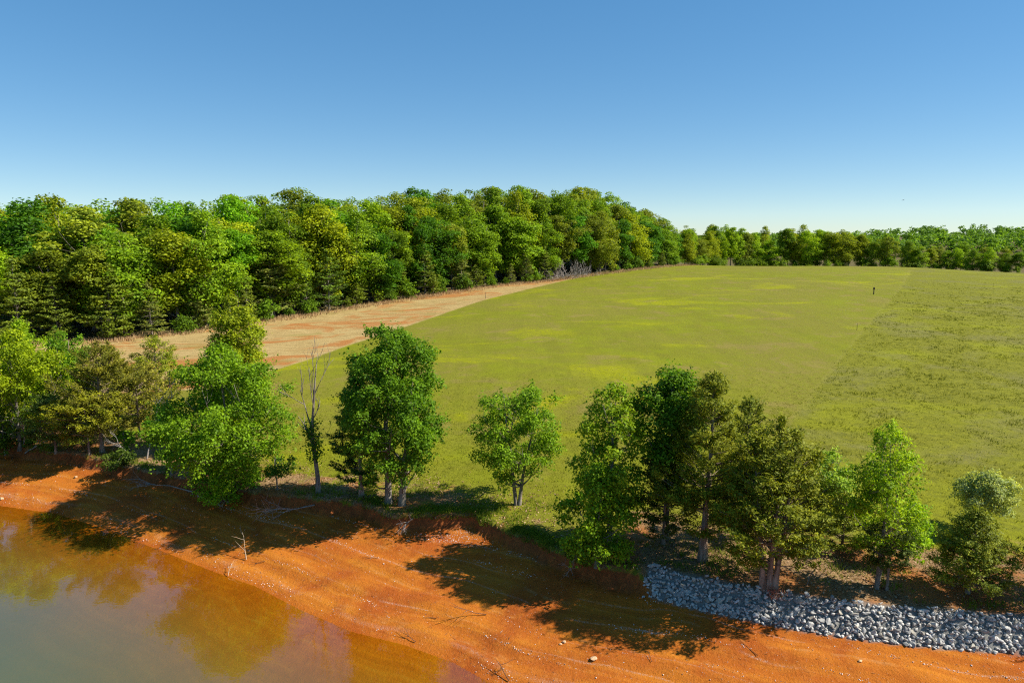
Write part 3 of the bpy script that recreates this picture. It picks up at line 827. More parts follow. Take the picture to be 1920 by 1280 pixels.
cf("cedar_tree", "shaded dark cedar low over the beach beside the dead brush", "tree", 105, 848, 745, 120, 110, (0.045, 0.070, 0.015),
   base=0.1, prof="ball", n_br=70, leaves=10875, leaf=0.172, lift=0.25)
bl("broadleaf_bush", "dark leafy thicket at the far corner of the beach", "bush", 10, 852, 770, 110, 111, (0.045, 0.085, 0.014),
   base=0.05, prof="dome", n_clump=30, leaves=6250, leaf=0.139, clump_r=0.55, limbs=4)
bl("broadleaf_bush", "small fresh green sprout beside the grey dead branches", "bush", 236, 846, 806, 30, 112, BRIGHT,
   base=0.2, prof="ball", n_clump=8, leaves=875, leaf=0.122, clump_r=0.3, limbs=3)
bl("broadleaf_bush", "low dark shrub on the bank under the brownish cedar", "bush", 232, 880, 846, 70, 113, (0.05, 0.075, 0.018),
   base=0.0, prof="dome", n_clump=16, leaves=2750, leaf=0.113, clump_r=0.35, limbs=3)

# the big maple group
bl("maple_tree", "broad bright green maple, widest tree on the bank, hanging over the beach", "tree", 428, 922, 640, 265, 121, MAPLE,
   base=0.16, prof="egg", n_clump=125, leaves=42500, leaf=0.139, clump_r=0.78, limbs=12, wild=0.22, stems_px=((0, 0, 0, 0), (38, 6, 30, 0)))
bl("broadleaf_tree", "tall yellow-green egg-shaped tree rising behind the broad maple", "tree", 455, 842, 552, 118, 122, (0.150, 0.175, 0.012),
   base=0.12, prof="dome", n_clump=130, leaves=40000, leaf=0.139, clump_r=0.6, wild=0.06)
bl("broadleaf_bush", "low bright lime bush at the foot of the broad maple", "bush", 428, 944, 846, 125, 123, (0.115, 0.200, 0.012),
   base=0.04, prof="dome", n_clump=40, leaves=9375, leaf=0.122, clump_r=0.5, limbs=5)
bl("broadleaf_bush", "drooping dark sprays of leaves low between the maple and the snag", "bush", 520, 918, 852, 70, 124, (0.05, 0.10, 0.014),
   base=0.3, prof="ball", n_clump=9, leaves=1125, leaf=0.122, clump_r=0.36, limbs=4, inner=0.1)
bl("broadleaf_bush", "slim green sapling under the skirt of the broad maple", "bush", 322, 888, 770, 80, 125, (0.05, 0.13, 0.013),
   base=0.25, prof="ball", n_clump=26, leaves=5250, leaf=0.131, clump_r=0.5, limbs=5)

# double maple and the dark cedar inside it
bl("maple_tree", "tall dense dark green maple on two pale trunks at the beach edge", "tree", 740, 946, 604, 200, 131, (0.068, 0.128, 0.010),
   base=0.13, prof="tall", n_clump=150, leaves=47500, leaf=0.131, clump_r=0.62, limbs=12, wild=0.12, trunk_r=0.26,
   stems_px=((-13, 8, -6, 0), (14, -4, 18, 0)))
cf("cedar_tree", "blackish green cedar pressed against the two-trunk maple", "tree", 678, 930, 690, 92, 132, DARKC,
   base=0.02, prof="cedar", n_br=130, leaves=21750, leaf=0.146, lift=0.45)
# the V maple
bl("maple_tree", "small airy maple with a V-shaped double trunk alone on the grass", "tree", 970, 947, 714, 180, 141, (0.100, 0.165, 0.012),
   base=0.2, prof="ball", n_clump=100, leaves=18750, leaf=0.117, clump_r=0.48, limbs=9, wild=0.22, trunk_r=0.14,
   stems_px=((-2, 0, -30, 0), (3, 0, 38, 0)))
# group left of the riprap
bl("broadleaf_tree", "open lime-green tree with a bare curved fork beside the bank corner", "tree", 1143, 1018, 722, 150, 151, (0.120, 0.175, 0.011),
   base=0.22, prof="tall", n_clump=58, leaves=13125, leaf=0.131, clump_r=0.52, limbs=8, wild=0.45, trunk_r=0.15)
bl("broadleaf_bush", "bright green low foliage spilling over the bank corner", "bush", 1118, 1068, 868, 150, 152, (0.115, 0.180, 0.011),
   base=0.06, prof="egg", n_clump=50, leaves=10625, leaf=0.131, clump_r=0.5, limbs=7, wild=0.35)
bl("broadleaf_tree", "deep green round-topped tree beside the tallest cedar", "tree", 1248, 1012, 694, 135, 153, (0.060, 0.115, 0.010),
   base=0.2, prof="vase", n_clump=85, leaves=21250, leaf=0.131, clump_r=0.58, limbs=9, wild=0.2, trunk_r=0.16)
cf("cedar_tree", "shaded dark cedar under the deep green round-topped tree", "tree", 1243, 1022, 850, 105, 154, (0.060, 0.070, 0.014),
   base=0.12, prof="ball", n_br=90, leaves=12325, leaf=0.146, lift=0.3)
cf("cedar_tree", "tallest olive cedar with one thick trunk above the end of the stone bank", "tree", 1317, 1052, 703, 178, 155, OLIVE,
   base=0.16, prof="flame", n_br=170, leaves=37700, leaf=0.146, lift=0.5, trunk_r=0.19, wild=0.4)
cf("cedar_tree", "pointed olive cedar between the thick-trunk and three-trunk cedars", "tree", 1392, 1010, 748, 125, 156, (0.100, 0.115, 0.016),
   base=0.12, prof="flame", n_br=120, leaves=18850, leaf=0.146, lift=0.6)
cf("cedar_tree", "wide olive cedar on three pale trunks right above the stones", "tree", 1440, 1106, 788, 205, 157, OLIVE,
   base=0.17, prof="cedar", n_br=190, leaves=31200, leaf=0.17, lift=0.5, trunk_r=0.2, wild=0.3, peaks=0.9,
   stems_px=((0, 0, 14, 0), (-8, 2, -26, 0), (9, -2, 36, 0)))
bl("broadleaf_tree", "pale silvery green tree peeping out behind the three-trunk cedar", "tree", 1545, 980, 848, 95, 158, (0.150, 0.215, 0.045),
   base=0.15, prof="ball", n_clump=34, leaves=6875, leaf=0.122, clump_r=0.45, limbs=6)
cf("cedar_tree", "young bushy cedar between the three-trunk cedar and the airy tree", "tree", 1578, 1032, 925, 105, 159, (0.115, 0.130, 0.016),
   base=0.08, prof="cone", n_br=90, leaves=12325, leaf=0.129, lift=0.35)
bl("broadleaf_tree", "airy light green tree on two thin stems above the stones", "tree", 1643, 1104, 790, 150, 160, (0.140, 0.205, 0.010),
   base=0.22, prof="oval", n_clump=110, leaves=11000, leaf=0.096, clump_r=0.36, limbs=9, wild=0.35, trunk_r=0.12, inner=0.22, droop=0.2,
   stems_px=((0, 0, -6, 0), (6, 10, 24, 0)))
cf("cedar_tree", "small dark cedar growing against the foot of the airy tree", "tree", 1662, 1108, 985, 92, 161, (0.052, 0.068, 0.014),
   base=0.36, prof="ball", n_br=60, leaves=6525, leaf=0.120, lift=0.2, trunk_r=0.06)
bl("broadleaf_bush", "bright lime low branch spray beside the airy tree", "bush", 1700, 1062, 940, 75, 162, (0.145, 0.235, 0.010),
   base=0.1, prof="oval", n_clump=20, leaves=3500, leaf=0.104, clump_r=0.4, limbs=4)
bl("silverleaf_tree", "small silvery grey-green tree standing alone in the unmown grass", "tree", 1838, 1000, 888, 112, 163, SILVER,
   base=0.3, prof="ball", n_clump=60, leaves=11250, leaf=0.096, clump_r=0.33, limbs=8, wild=0.2, flat=0.9)
cf("cedar_tree", "small broad cedar with low bare branches in front of the silvery tree", "tree", 1814, 1113, 955, 150, 164, (0.105, 0.120, 0.016),
   base=0.14, prof="cone", n_br=170, leaves=25882, leaf=0.120, lift=0.38, wild=0.2)
cf("cedar_tree", "cedar beyond the small broad cedar that shades the end of the stones", "tree", 2010, 1128, 930, 190, 165, OLIVE,
   base=0.12, prof="cedar", n_br=110, leaves=14500, leaf=0.146)

# ------------------------------------------------------------------ dead wood
def twigs(T, g, start, d, length, rad, depth, spread=0.6, up=0.15, n=5, kids=4):
    p = [np.asarray(start, float)]; d = unit(np.asarray(d, float))
    for i in range(n):
        d = unit(d + g.normal(0, 0.13, 3) + np.array([0, 0, up * 0.2]))
        p.append(p[-1] + d * length / n)
    p = np.array(p); T.add(p, np.linspace(rad, max(rad * 0.3, 0.004), n + 1), 5 if rad > 0.03 else 4)
    if depth > 0:
        for _ in range(kids):
            f = g.uniform(0.3, 0.97); i = f * n; a = int(i)
            s = p[a] * (1 - (i - a)) + p[min(a + 1, n)] * (i - a)
            dd = unit(unit(p[min(a + 1, n)] - p[a]) + g.normal(0, spread, 3) + np.array([0, 0, up]))
            twigs(T, g, s, dd, length * g.uniform(0.35, 0.6), rad * 0.5, depth - 1, spread, up, max(n - 1, 3), kids)

# bare snag with vine
p = ground_px(597, 924); s_ = ppm(p); hh = top_z(p, 660) - p[2]
g = np.random.default_rng(7)
snag = empty("dead_tree", p, "bare dead tree with a vine-leafed lower trunk beside the dark maple", "tree")
T = Tubes(); T.add(np.array([(0, 0, -.2), (0.0, 0, .12 * hh), (-.12, 0, .28 * hh), (-.22, 0, .42 * hh), (-.12, 0, .55 * hh), (0.02, 0, .7 * hh), (.12, 0, .82 * hh), (.32, 0, .99 * hh)]),
                   (.18, .135, .12, .10, .075, .055, .038, .010), 8)
tk = link("trunk", T.mesh("trunk", M["bark"]), snag)
for a, b_, r0 in (((-.2, 0, .42 * hh), (-.62, .1, .74 * hh), .055), ((.02, 0, .7 * hh), (.95, 0, .97 * hh), .03), ((-.12, 0, .28 * hh), (-.95, 0, .50 * hh), .075),
                  ((-.14, 0, .53 * hh), (.55, .2, .64 * hh), .04), ((.0, 0, .68 * hh), (.1, .3, 1.0 * hh), .03), ((-.2, 0, .41 * hh), (1.1, 0, .42 * hh), .022),
                  ((-.1, 0, .56 * hh), (-.4, 0, .9 * hh), .035)):
    T = Tubes(); a = np.array(a); b_ = np.array(b_)
    twigs(T, g, a, b_ - a, float(np.linalg.norm(b_ - a)), r0, 1 if r0 > .06 else 2, 0.35, 0.35, 5, 3)
    link("limb", T.mesh("limb", M["bark"]), tk)
N = 900
vz = g.beta(2.2, 2.2, N) * .36 * hh + .2 * hh
vp = np.stack([g.normal(0, 1, N) * .26 - .16 + .1 * np.sin(vz * 3), g.normal(0, .26, N), vz], 1)
vl = 0.15 * g.uniform(.7, 1.3, N)
vine = link("vine", leaf_mesh("vine", vp, unit(g.normal(0, .6, (N, 3)) + (0, 0, .6)), unit(g.normal(0, 1, (N, 3))), vl, vl * .7, g.uniform(0, 1, N), g.uniform(0, 1, N), M["leaf"]), snag)
vine.color = (0.04, 0.095, 0.012, 1)

def dead_branch(name, label, px, py, length, seed, d=(1, 0, 0.25), rad=0.04, depth=2, mat="dead", kids=4, up=0.2, spread=0.6, cat="branch", lift=0.05, rz=None):
    p = ground_px(px, py); g_ = np.random.default_rng(seed); T_ = Tubes()
    twigs(T_, g_, (0, 0, lift), d, length, rad, depth, spread, up, 6, kids)
    for a in T_.v:      # keep every twig above the ground it lies on
        gz = height(a[:, 0] + p[0], a[:, 1] + p[1]) - p[2] + 0.008
        a[:, 2] = np.maximum(a[:, 2], gz)
    o = link(name, T_.mesh(name, M[mat]), None, tuple(map(float, p)))
    return tag(o, label, cat)

dead_branch("dead_shrub", "tall grey leafless shrub between the dull olive cedar and broad maple", 276, 862, 4.0, 21, (0.05, 0, 1), 0.06, 3, kids=5, up=0.3, cat="shrub")
dead_branch("dead_shrub", "small grey leafless shrub leaning toward the brownish cedar", 252, 858, 2.2, 22, (-0.5, 0, 0.8), 0.035, 2, kids=5, cat="shrub")
dead_branch("dead_shrub", "grey tangle of dead branches at the far corner of the beach", 48, 856, 2.6, 23, (0.7, -0.2, 0.45), 0.05, 3, kids=5, cat="shrub")
dead_branch("dead_shrub", "pale dead branches poking from the yellow-green tree", 45, 838, 3.2, 24, (0.3, -0.5, 0.8), 0.05, 2, kids=5, cat="shrub")
dead_branch("dead_shrub", "dead branches lying low under the overhanging yellow-green tree", 6, 842, 2.6, 25, (-0.6, -0.4, 0.55), 0.05, 3, kids=4, cat="shrub")
dead_branch("fallen_branch", "grey fallen branch fanning across the shaded clay below the snag", 590, 955, 3.2, 26, (-0.75, -0.5, -0.05), 0.04, 2, kids=6, up=0.05, spread=0.5)
dead_branch("fallen_branch", "long thin fallen branch on the shaded clay below the green sapling", 362, 925, 3.6, 27, (-1, 0.08, 0.02), 0.04, 2, kids=4, up=0.0, spread=0.4)
dead_branch("exposed_roots", "pale exposed roots below the lime bush", 432, 943, 1.0, 28, (0.1, -0.7, 0.3), 0.03, 2, kids=6, up=0.0, spread=0.9, cat="roots")
dead_branch("exposed_roots", "pale exposed roots at the bank below the two-trunk maple", 775, 985, 1.1, 29, (-0.2, -0.8, 0.1), 0.03, 2, kids=6, up=-0.1, spread=0.7, cat="roots")
dead_branch("exposed_roots", "grey roots and twigs below the bank corner foliage", 1075, 1082, 1.3, 30, (-0.3, -0.6, 0.5), 0.025, 2, kids=6, up=0.1, spread=0.8, cat="roots")
dead_branch("driftwood_stick", "pale curved upright driftwood stick near the water", 462, 1052, 1.5, 31, (-0.25, 0.55, 0.75), 0.028, 1, "drift", 3, 0.2, 0.5, "driftwood")
dead_branch("driftwood_stick", "forked pale driftwood twig at the water's edge", 428, 1082, 0.9, 32, (-0.2, 0.5, 0.6), 0.02, 1, "drift", 3, 0.2, 0.8, "driftwood")
dead_branch("driftwood_stick", "long dark stick lying alone on the sunny clay", 912, 1153, 1.6, 33, (-1, 0.08, 0.03), 0.024, 1, "darkstick", 4, 0.05, 0.4, "driftwood")
dead_branch("driftwood_stick", "dark branching stick where the clay meets the bottom of the water", 955, 1278, 1.1, 34, (-0.5, 0.8, 0.05), 0.026, 2, "darkstick", 3, 0.0, 0.6, "driftwood")
dead_branch("driftwood_stick", "dark twig lying in the shallow water edge", 780, 1208, 1.2, 35, (-0.75, 0.5, 0.03), 0.02, 1, "darkstick", 2, 0.0, 0.3, "driftwood")
dead_branch("driftwood_stick", "short brown stick on the clay between two strand lines", 708, 1047, 0.8, 36, (-1, 0.0, 0.03), 0.018, 1, "darkstick", 2, 0.0, 0.3, "driftwood")
dead_branch("driftwood_stick", "thin dark stick near the long dark stick", 818, 1160, 0.6, 37, (-0.9, 0.3, 0.03), 0.02, 0, "darkstick", 0, 0.0, 0.3, "driftwood")
dead_branch("driftwood_stick", "thin brown stick near the pale rock", 1222, 1242, 0.6, 38, (-0.3, 0.9, 0.03), 0.016, 0, "darkstick", 0, 0.0, 0.3, "driftwood")
dead_branch("driftwood_stick", "brown stick on clay below the middle of the stones", 1420, 1232, 0.8, 39, (-0.4, 0.9, 0.03), 0.018, 1, "darkstick", 2, 0.0, 0.3, "driftwood")
dead_branch("driftwood_stick", "dark stick beside the strand line near the curved driftwood", 497, 1056, 0.9, 40, (-1, 0.1, 0.02), 0.018, 1, "darkstick", 2, 0.0, 0.3, "driftwood")
dead_branch("driftwood_stick", "small dark stick near the shaded water corner", 345, 1035, 0.9, 41, (-0.9, 0.35, 0.02), 0.018, 1, "darkstick", 2, 0.0, 0.3, "driftwood")
dead_branch("sapling", "thin bare leaning sapling between three-trunk cedar and young bushy cedar", 1513, 1099, 2.6, 42, (0.12, 0, 1), 0.03, 1, "bark", 3, 0.3, 0.4, "sapling")
dead_branch("sapling", "short bare sapling close to the three-trunk cedar", 1452, 1085, 2.0, 43, (0.02, 0, 1), 0.028, 1, "bark", 3, 0.3, 0.4, "sapling")

# ------------------------------------------------------------------ rocks
def rock_mesh(name, seed, mat, flat=0.7, long=1.35, npts=15):
    import bmesh
    g_ = np.random.default_rng(seed); bm = bmesh.new()
    v = unit(g_.normal(0, 1, (npts, 3))) * g_.uniform(0.82, 1.05, (npts, 1)) * np.array([long, 1, flat]) * 0.5
    vs_ = [bm.verts.new(c) for c in v]
    r_ = bmesh.ops.convex_hull(bm, input=vs_)
    bmesh.ops.delete(bm, geom=[x for x in r_["geom_interior"] if isinstance(x, bmesh.types.BMVert)], context='VERTS')
    me = bpy.data.meshes.new(name); bm.to_mesh(me); bm.free(); me.materials.append(M[mat]); return me

for i, (px, py, sz, lab) in enumerate(((1113, 1239, .26, "largest smooth tan rock alone on the lower clay"), (1058, 1205, .17, "tan rock of a close pair on the clay"),
                                       (1051, 1208, .13, "smaller tan rock of the close pair on the clay"), (766, 1016, .2, "orange rock below the exposed roots"),
                                       (1612, 1241, .15, "small pale stone lying on the clay below the stone bank"), (142, 896, .22, "pale stone in the shaded clay under the far trees"),
                                       (2, 937, .3, "tan rock at the far water edge"))):
    p = ground_px(px, py)
    o = link("beach_rock", rock_mesh("beach_rock", 300 + i, "tanrock", 0.65, 1.25, 22), None, (p[0], p[1], p[2] + sz * 0.2))
    o.scale = (sz, sz, sz); tag(o, lab, "rock")

# the stone bank: 300 largest stones as parts, the small ones between as one part
g = np.random.default_rng(55)
rip_line = np.array([q for q in BANK])
i0 = 1
pts = []
RL = [xy(P(1204, 1114, FOOT))] + [b_ for b_ in BANK if b_[0] > RIP_X0 + 0.2][:9]
RL = np.array(RL); seg = np.hypot(*np.diff(RL, axis=0).T); cum = np.concatenate([[0], np.cumsum(seg)])
Ltot = float(np.interp(xy(P(2000, 1230, FOOT))[0], RL[:, 0], cum))
rip = empty("stone_bank", (*RL[0], FOOT), "long bank of loose grey quarry stones between clay and trees", "stone bank")
base_xy = RL[0]
rocks = [rock_mesh("stone", 400 + i, "stone", 0.62 + 0.05 * (i % 4), 1.15 + 0.12 * (i % 5), 13 + i % 4) for i in range(9)]
cand = []
RUN = 1.0
for u in np.arange(0.05, Ltot, 0.158):
    for w in np.arange(-0.03, 0.99, 0.115):
        cand.append((u + g.normal(0, .06), w + g.normal(0, .035), 0))
for _ in range(int(Ltot * 20)): cand.append((g.uniform(0, Ltot), g.uniform(-0.04, 0.97), 1))
stones = []
for u, w, lay in cand:
    u = min(max(u, 0.02), Ltot)
    bx, by = np.interp(u, cum, RL[:, 0]), np.interp(u, cum, RL[:, 1])
    k = min(np.searchsorted(cum, u, side="right") - 1, len(seg) - 1)
    tx, ty = (RL[k + 1] - RL[k]) / seg[k]
    if u < 0.5 and w > 0.97: continue
    x, y = bx - ty * w * RUN, by + tx * w * RUN
    sz = g.choice((0.14, 0.185, 0.235, 0.31), p=(.34, .36, .22, .08)) * g.uniform(.85, 1.15) if not lay else g.uniform(.12, .24)
    stones.append((x, y, w, sz, lay))
SX = np.array([s[0] for s in stones]); SY = np.array([s[1] for s in stones])
SZ = height(SX, SY)
ss = np.array([s[3] for s in stones]); lay = np.array([s[4] for s in stones])
pxs = 960 + FPX * SX / (SY * cp + (CAM_H - SZ) * sp)
order = np.argsort(-(ss + 0.06 * lay) * (pxs < 1925))
big = set(order[:300].tolist())
acc_v, acc_t, nv = [], [], 0
import mathutils
for i in range(len(stones)):
    sz = ss[i]; zz = SZ[i] + (0.22 if not lay[i] else 0.42) * sz * 0.8 + (0.06 if lay[i] else 0)
    rot = mathutils.Euler((g.normal(0.45, .45), g.normal(0, .45), g.uniform(0, 6.28)))
    tone = g.choice((0.72, 0.9, 1.0, 1.15, 1.7), p=(.2, .3, .3, .17, .03)) * np.array((1, 1, 1.0)) * (np.array((1.0, .95, .85)) if g.uniform() < .2 else np.array((1, 1, 1)))
    me = rocks[i % 9]
    if i in big:
        o = link("stone", me, rip, (SX[i] - base_xy[0], SY[i] - base_xy[1], zz - FOOT))
        o.rotation_euler = rot; o.scale = (sz, sz, sz); o.color = (*tone, 1)
    else:
        mv = np.empty(len(me.vertices) * 3, np.float32); me.vertices.foreach_get("co", mv)
        mv = mv.reshape(-1, 3) @ np.array(rot.to_matrix()).T * sz + np.array((SX[i] - base_xy[0], SY[i] - base_xy[1], zz - FOOT))
        tri = np.array([list(p_.vertices) for p_ in me.polygons if len(p_.vertices) == 3])
        acc_v.append(mv); acc_t.append(tri + nv); nv += len(mv)
o = link("rubble", new_mesh("rubble", np.concatenate(acc_v), None, np.concatenate(acc_t), M["stone"]), rip)
tag(o, kind="stuff"); o.color = (0.95, 0.95, 0.97, 1)
# russet dead weed growing out of the stones under the three trunks
p = ground_px(1452, 1128); N = 240
wp = np.stack([g.normal(0, .16, N) + .15 * g.uniform(-1, 1, N), g.normal(0, .16, N), g.uniform(0.1, .55, N)], 1); wl_ = g.uniform(.06, .13, N)
rw_root = empty("russet_weed", p, "reddish dead weed growing out of the stones under three trunks", "weed")
link("crown", leaf_mesh("crown", wp, unit(g.normal(0, 1, (N, 3))), unit(g.normal(0, .6, (N, 3)) + (0, 0, 1)), wl_, wl_ * .4, g.uniform(0, 1, N), g.uniform(0, 1, N), M["redshrub"]), rw_root)
T = Tubes()
for k in range(7): T.add(np.array([(0, 0, -.05), (g.normal(0, .1), g.normal(0, .1), .25), (g.normal(0, .2), g.normal(0, .18), .5)]), (.012, .009, .004), 4)
link("stem", T.mesh("stem", M["dead"]), rw_root)

# ------------------------------------------------------------------ things in the field
def post(name, label, px, py, hgt, w, cat, cap):
    p = ground_px(px, py); root = empty(name, p, label, cat)
    T_ = Tubes(); T_.add(np.array([(0, 0, -.2), (0.005, 0, hgt * .4), (-.005, 0, hgt * .75), (0, 0, hgt)]), (w * 1.05, w, w * .95, w * .85), 7)
    link("shaft", T_.mesh("shaft", M["post"]), root)
    if cap:
        T_ = Tubes(); T_.add(np.array([(0, 0, hgt * .68), (0, 0, hgt * .71), (.01, 0, hgt * .98), (.01, 0, hgt * 1.02)]), (w * .8, w * 1.75, w * 1.75, w * .9), 8)
        link("top_box", T_.mesh("top_box", M["post"]), root)
    return root
post("marker_post", "dark wooden post with a thicker top standing in the mown field", 1638, 552, 1.38, .095, "post", True)
post("stake", "thin stake in the mown grass near the unmown boundary", 1606.5, 619, .95, .03, "stake", False)
post("stake", "thin brown stake where the straw strip meets the field", 910, 560, 1.3, .045, "stake", False)

# bird
d = ray(1693.5, 375.5); q = np.array((0, 0, CAM_H)) + d * 330
bird = empty("bird", q, "small dark bird gliding in the sky above the far wood", "bird")
T = Tubes(); T.add(np.array([(-.30, 0, 0), (-.15, 0, .02), (.0, 0, .04), (.2, 0, .03), (.36, 0, .05), (.44, 0, .03)]), (.015, .08, .12, .10, .05, .01), 7)
link("body", T.mesh("body", M["bird"]), bird)
for sgn in (-1, 1):
    v = np.array([(.14, .05 * sgn, .07), (.2, .45 * sgn, .20), (.02, .85 * sgn, .12), (-.08, .8 * sgn, .10), (-.03, .42 * sgn, .16), (-.1, .05 * sgn, .06)])
    v2 = v - np.array((0, 0, .02)); vv = np.concatenate([v, v2])
    tr_ = [(0, 1, 4), (0, 4, 5), (1, 2, 3), (1, 3, 4)]; tr_ += [(a + 6, c + 6, b_ + 6) for a, b_, c in tr_]
    for a in range(6): tr_ += [(a, (a + 1) % 6, a + 6), ((a + 1) % 6, (a + 1) % 6 + 6, a + 6)]
    link("wing", new_mesh("wing", vv, None, np.array(tr_), M["bird"]), bird)
v = np.array([(-.26, .03, 0), (-.26, -.03, 0), (-.5, -.12, .01), (-.5, .12, .01), (-.26, .03, .02), (-.26, -.03, .02), (-.5, -.12, .02), (-.5, .12, .02)])
link("tail", new_mesh("tail", v, np.array([(0, 3, 2, 1), (4, 5, 6, 7), (0, 1, 5, 4), (1, 2, 6, 5), (2, 3, 7, 6), (3, 0, 4, 7)]), None, M["bird"]), bird)
bird.rotation_euler = (R(10), 0, R(200))

# brush pile: each branch its own piece
g = np.random.default_rng(77)
p = ground_px(1075, 521)
brush = empty("brush_pile", p, "long grey heap of dead branches against the forest edge", "brush pile")
bms = []
for i in range(6):
    T = Tubes(); twigs(T, np.random.default_rng(500 + i), (0, 0, 0), (0, 0, 1), 5.5, .13, 2, .45, .1, 6, 4); bms.append(T.mesh("branch", M["dead"]))
a_, b2 = ground_px(1030, 527), ground_px(1118, 517)
for i in range(64):
    f = g.uniform(0, 1); q = a_ * (1 - f) + b2 * f
    inn = g.uniform(-1.0, 5.0)
    x, y = q[0] - .45 * inn, q[1] + .85 * inn
    env_ = (0.55 + 0.55 * math.exp(-((f - .42) / .2) ** 2)) * (1 - .35 * f)
    o = link("branch", bms[i % 6], brush, (x - p[0], y - p[1], H1(x, y) - p[2] - .1 + g.uniform(0, .7)))
    o.rotation_euler = (g.normal(0, .85), g.normal(0, .85), g.uniform(0, 6.28)); s = g.uniform(.5, 1.0) * env_ * 1.1; o.scale = (s, s, s)

# ------------------------------------------------------------------ the forest: variants, then copies
def variant(name, gen, mat, bark):
    L, tr, lb = gen
    for T_ in lb: tr[0].v += T_.v; tr[0].q += [q_ + tr[0].n for q_ in T_.q]; tr[0].caps += [tuple(c + tr[0].n for c in cc) for cc in T_.caps]; tr[0].n += T_.n
    return dict(name=name, trunk=tr[0].mesh("trunk", bark), crown=crown_mesh(L, mat))

VB = []
for i, (prof, r, base, wild, ncl, cr) in enumerate((("tall", 5.0, .12, .25, 62, 1.8), ("dome", 6.2, .12, .3, 75, 1.9), ("oval", 5.4, .1, .22, 64, 1.8), ("vase", 5.8, .14, .3, 68, 1.85),
                                                     ("egg", 5.6, .08, .25, 70, 1.8), ("tall", 4.5, .16, .35, 52, 1.65), ("ball", 5.8, .08, .25, 72, 1.9), ("dome", 6.0, .06, .4, 58, 2.1))):
    VB.append(variant("forest_tree", broadleaf(700 + i, 22.0, r, base, prof, ncl, 12500, 0.42, cr, limbs=6, wild=wild, trunk_r=.27, sprig=False), M["leaf"], M["bark"]))
VP = [variant("pine_tree", conifer(720 + i, 14.0, 3.4, .06, ("cone", "cedar", "cone")[i], 120, 5200, .5, (.18, .28, .1)[i], spread=.15, flat=.3, tiers=(11, 0, 14)[i], aspect=.38, trunk_r=.16), M["needle"], M["bark"]) for i in range(3)]
VC = [variant("young_cedar", conifer(730 + i, 6.0, 1.7, .02, ("flame", "cedar")[i], 90, 2600, .34, .5, spread=.2, aspect=.45, trunk_r=.08), M["needle"], M["cedar_bark"]) for i in range(2)]
VS = [variant("forest_shrub", broadleaf(740 + i, 4.0, 2.0, .02, "dome", 22, 1500, .30, .8, limbs=3, trunk_r=.05), M["leaf"], M["bark"]) for i in range(2)]

def place(var, h0, loc, h, wide, rz, color, label, cat, group):
    root = empty(var["name"], loc, label, cat, group)
    root.rotation_euler[2] = rz; root.scale = (wide * (1 + .16 * math.sin(rz * 7)), wide * (1 - .16 * math.sin(rz * 7)), h / h0)
    link("trunk", var["trunk"], root)
    c = link("crown", var["crown"], root); c.color = (*color, 1)
    return root

SIL = np.array(((-400, 372), (0, 370), (140, 366), (200, 374), (340, 364), (440, 370), (520, 362), (570, 349), (640, 364), (700, 362), (780, 352), (880, 350), (1000, 354), (1060, 346),
                (1130, 352), (1200, 382), (1250, 402), (1290, 428), (1340, 412), (1400, 428), (1450, 422), (1520, 426), (1600, 428), (1640, 434), (1700, 452), (1800, 456), (1900, 462), (2300, 465)), float)
def px_of(x, y, z): return 960 + FPX * x / (y * cp + (CAM_H - z) * sp)
def sil_z(px, y):
    py = np.interp(px, SIL[:, 0], SIL[:, 1]); return CAM_H + ray(960, py)[2] / ray(960, py)[1] * y

def sector(x):
    return ("beyond the beach thicket" if x < -62 else "above the wide straw strip" if x < -45 else "along the straw strip" if x < -28 else
            "at the narrowing straw strip" if x < -8 else "near the brush pile" if x < 22 else "past the brush pile")
def sector_b(x):
    return "where the forest ends" if x < 95 else "behind the mown crest" if x < 135 else "beyond the marker post" if x < 175 else "behind the unmown field" if x < 230 else "past the unmown field"
KIND = {"bright": ((.078, .158, .010), "bright green"), "yellow": ((.140, .165, .009), "yellow-green"), "mid": ((.090, .140, .010), "mid-green"),
        "olive": ((.108, .130, .016), "olive-green"), "deep": ((.048, .112, .010), "deep green"), "lime": ((.120, .175, .010), "lime-green")}
SHAPE = ("tall narrow", "wide domed", "oval", "fan-topped", "broad-based", "slim ragged", "round-crowned", "billowing")
g = np.random.default_rng(91)
def walk(line, spacing, off, start=0.0):
    L_ = np.array(line); sg = np.hypot(*np.diff(L_, axis=0).T); cm = np.concatenate([[0], np.cumsum(sg)])
    for u in np.arange(start, cm[-1], spacing):
        u2 = np.clip(u + g.normal(0, spacing * .18), 0, cm[-1] - 1e-3); k = np.searchsorted(cm, u2, side="right") - 1
        t = (L_[k + 1] - L_[k]) / sg[k]; o_ = off + g.normal(0, 1.0)
        yield L_[k] + t * (u2 - cm[k]) + np.array((-t[1], t[0])) * o_
pal_front = ["bright", "yellow", "mid", "olive", "bright", "mid", "yellow", "deep", "lime", "olive"]
count = 0
EDGE_V = [e for e in EDGE if e[0] > -130]
ROWS = ((4.0, 6.2, (.66, .9), "in the forest front row", "front"), (9.5, 7.0, (.82, .98), "in the second forest row", "second"),
        (17, 8.0, (.92, 1.02), "in the third forest row", "third"), (27, 9.5, (.95, 1.03), "at the back of the forest", "fourth"))
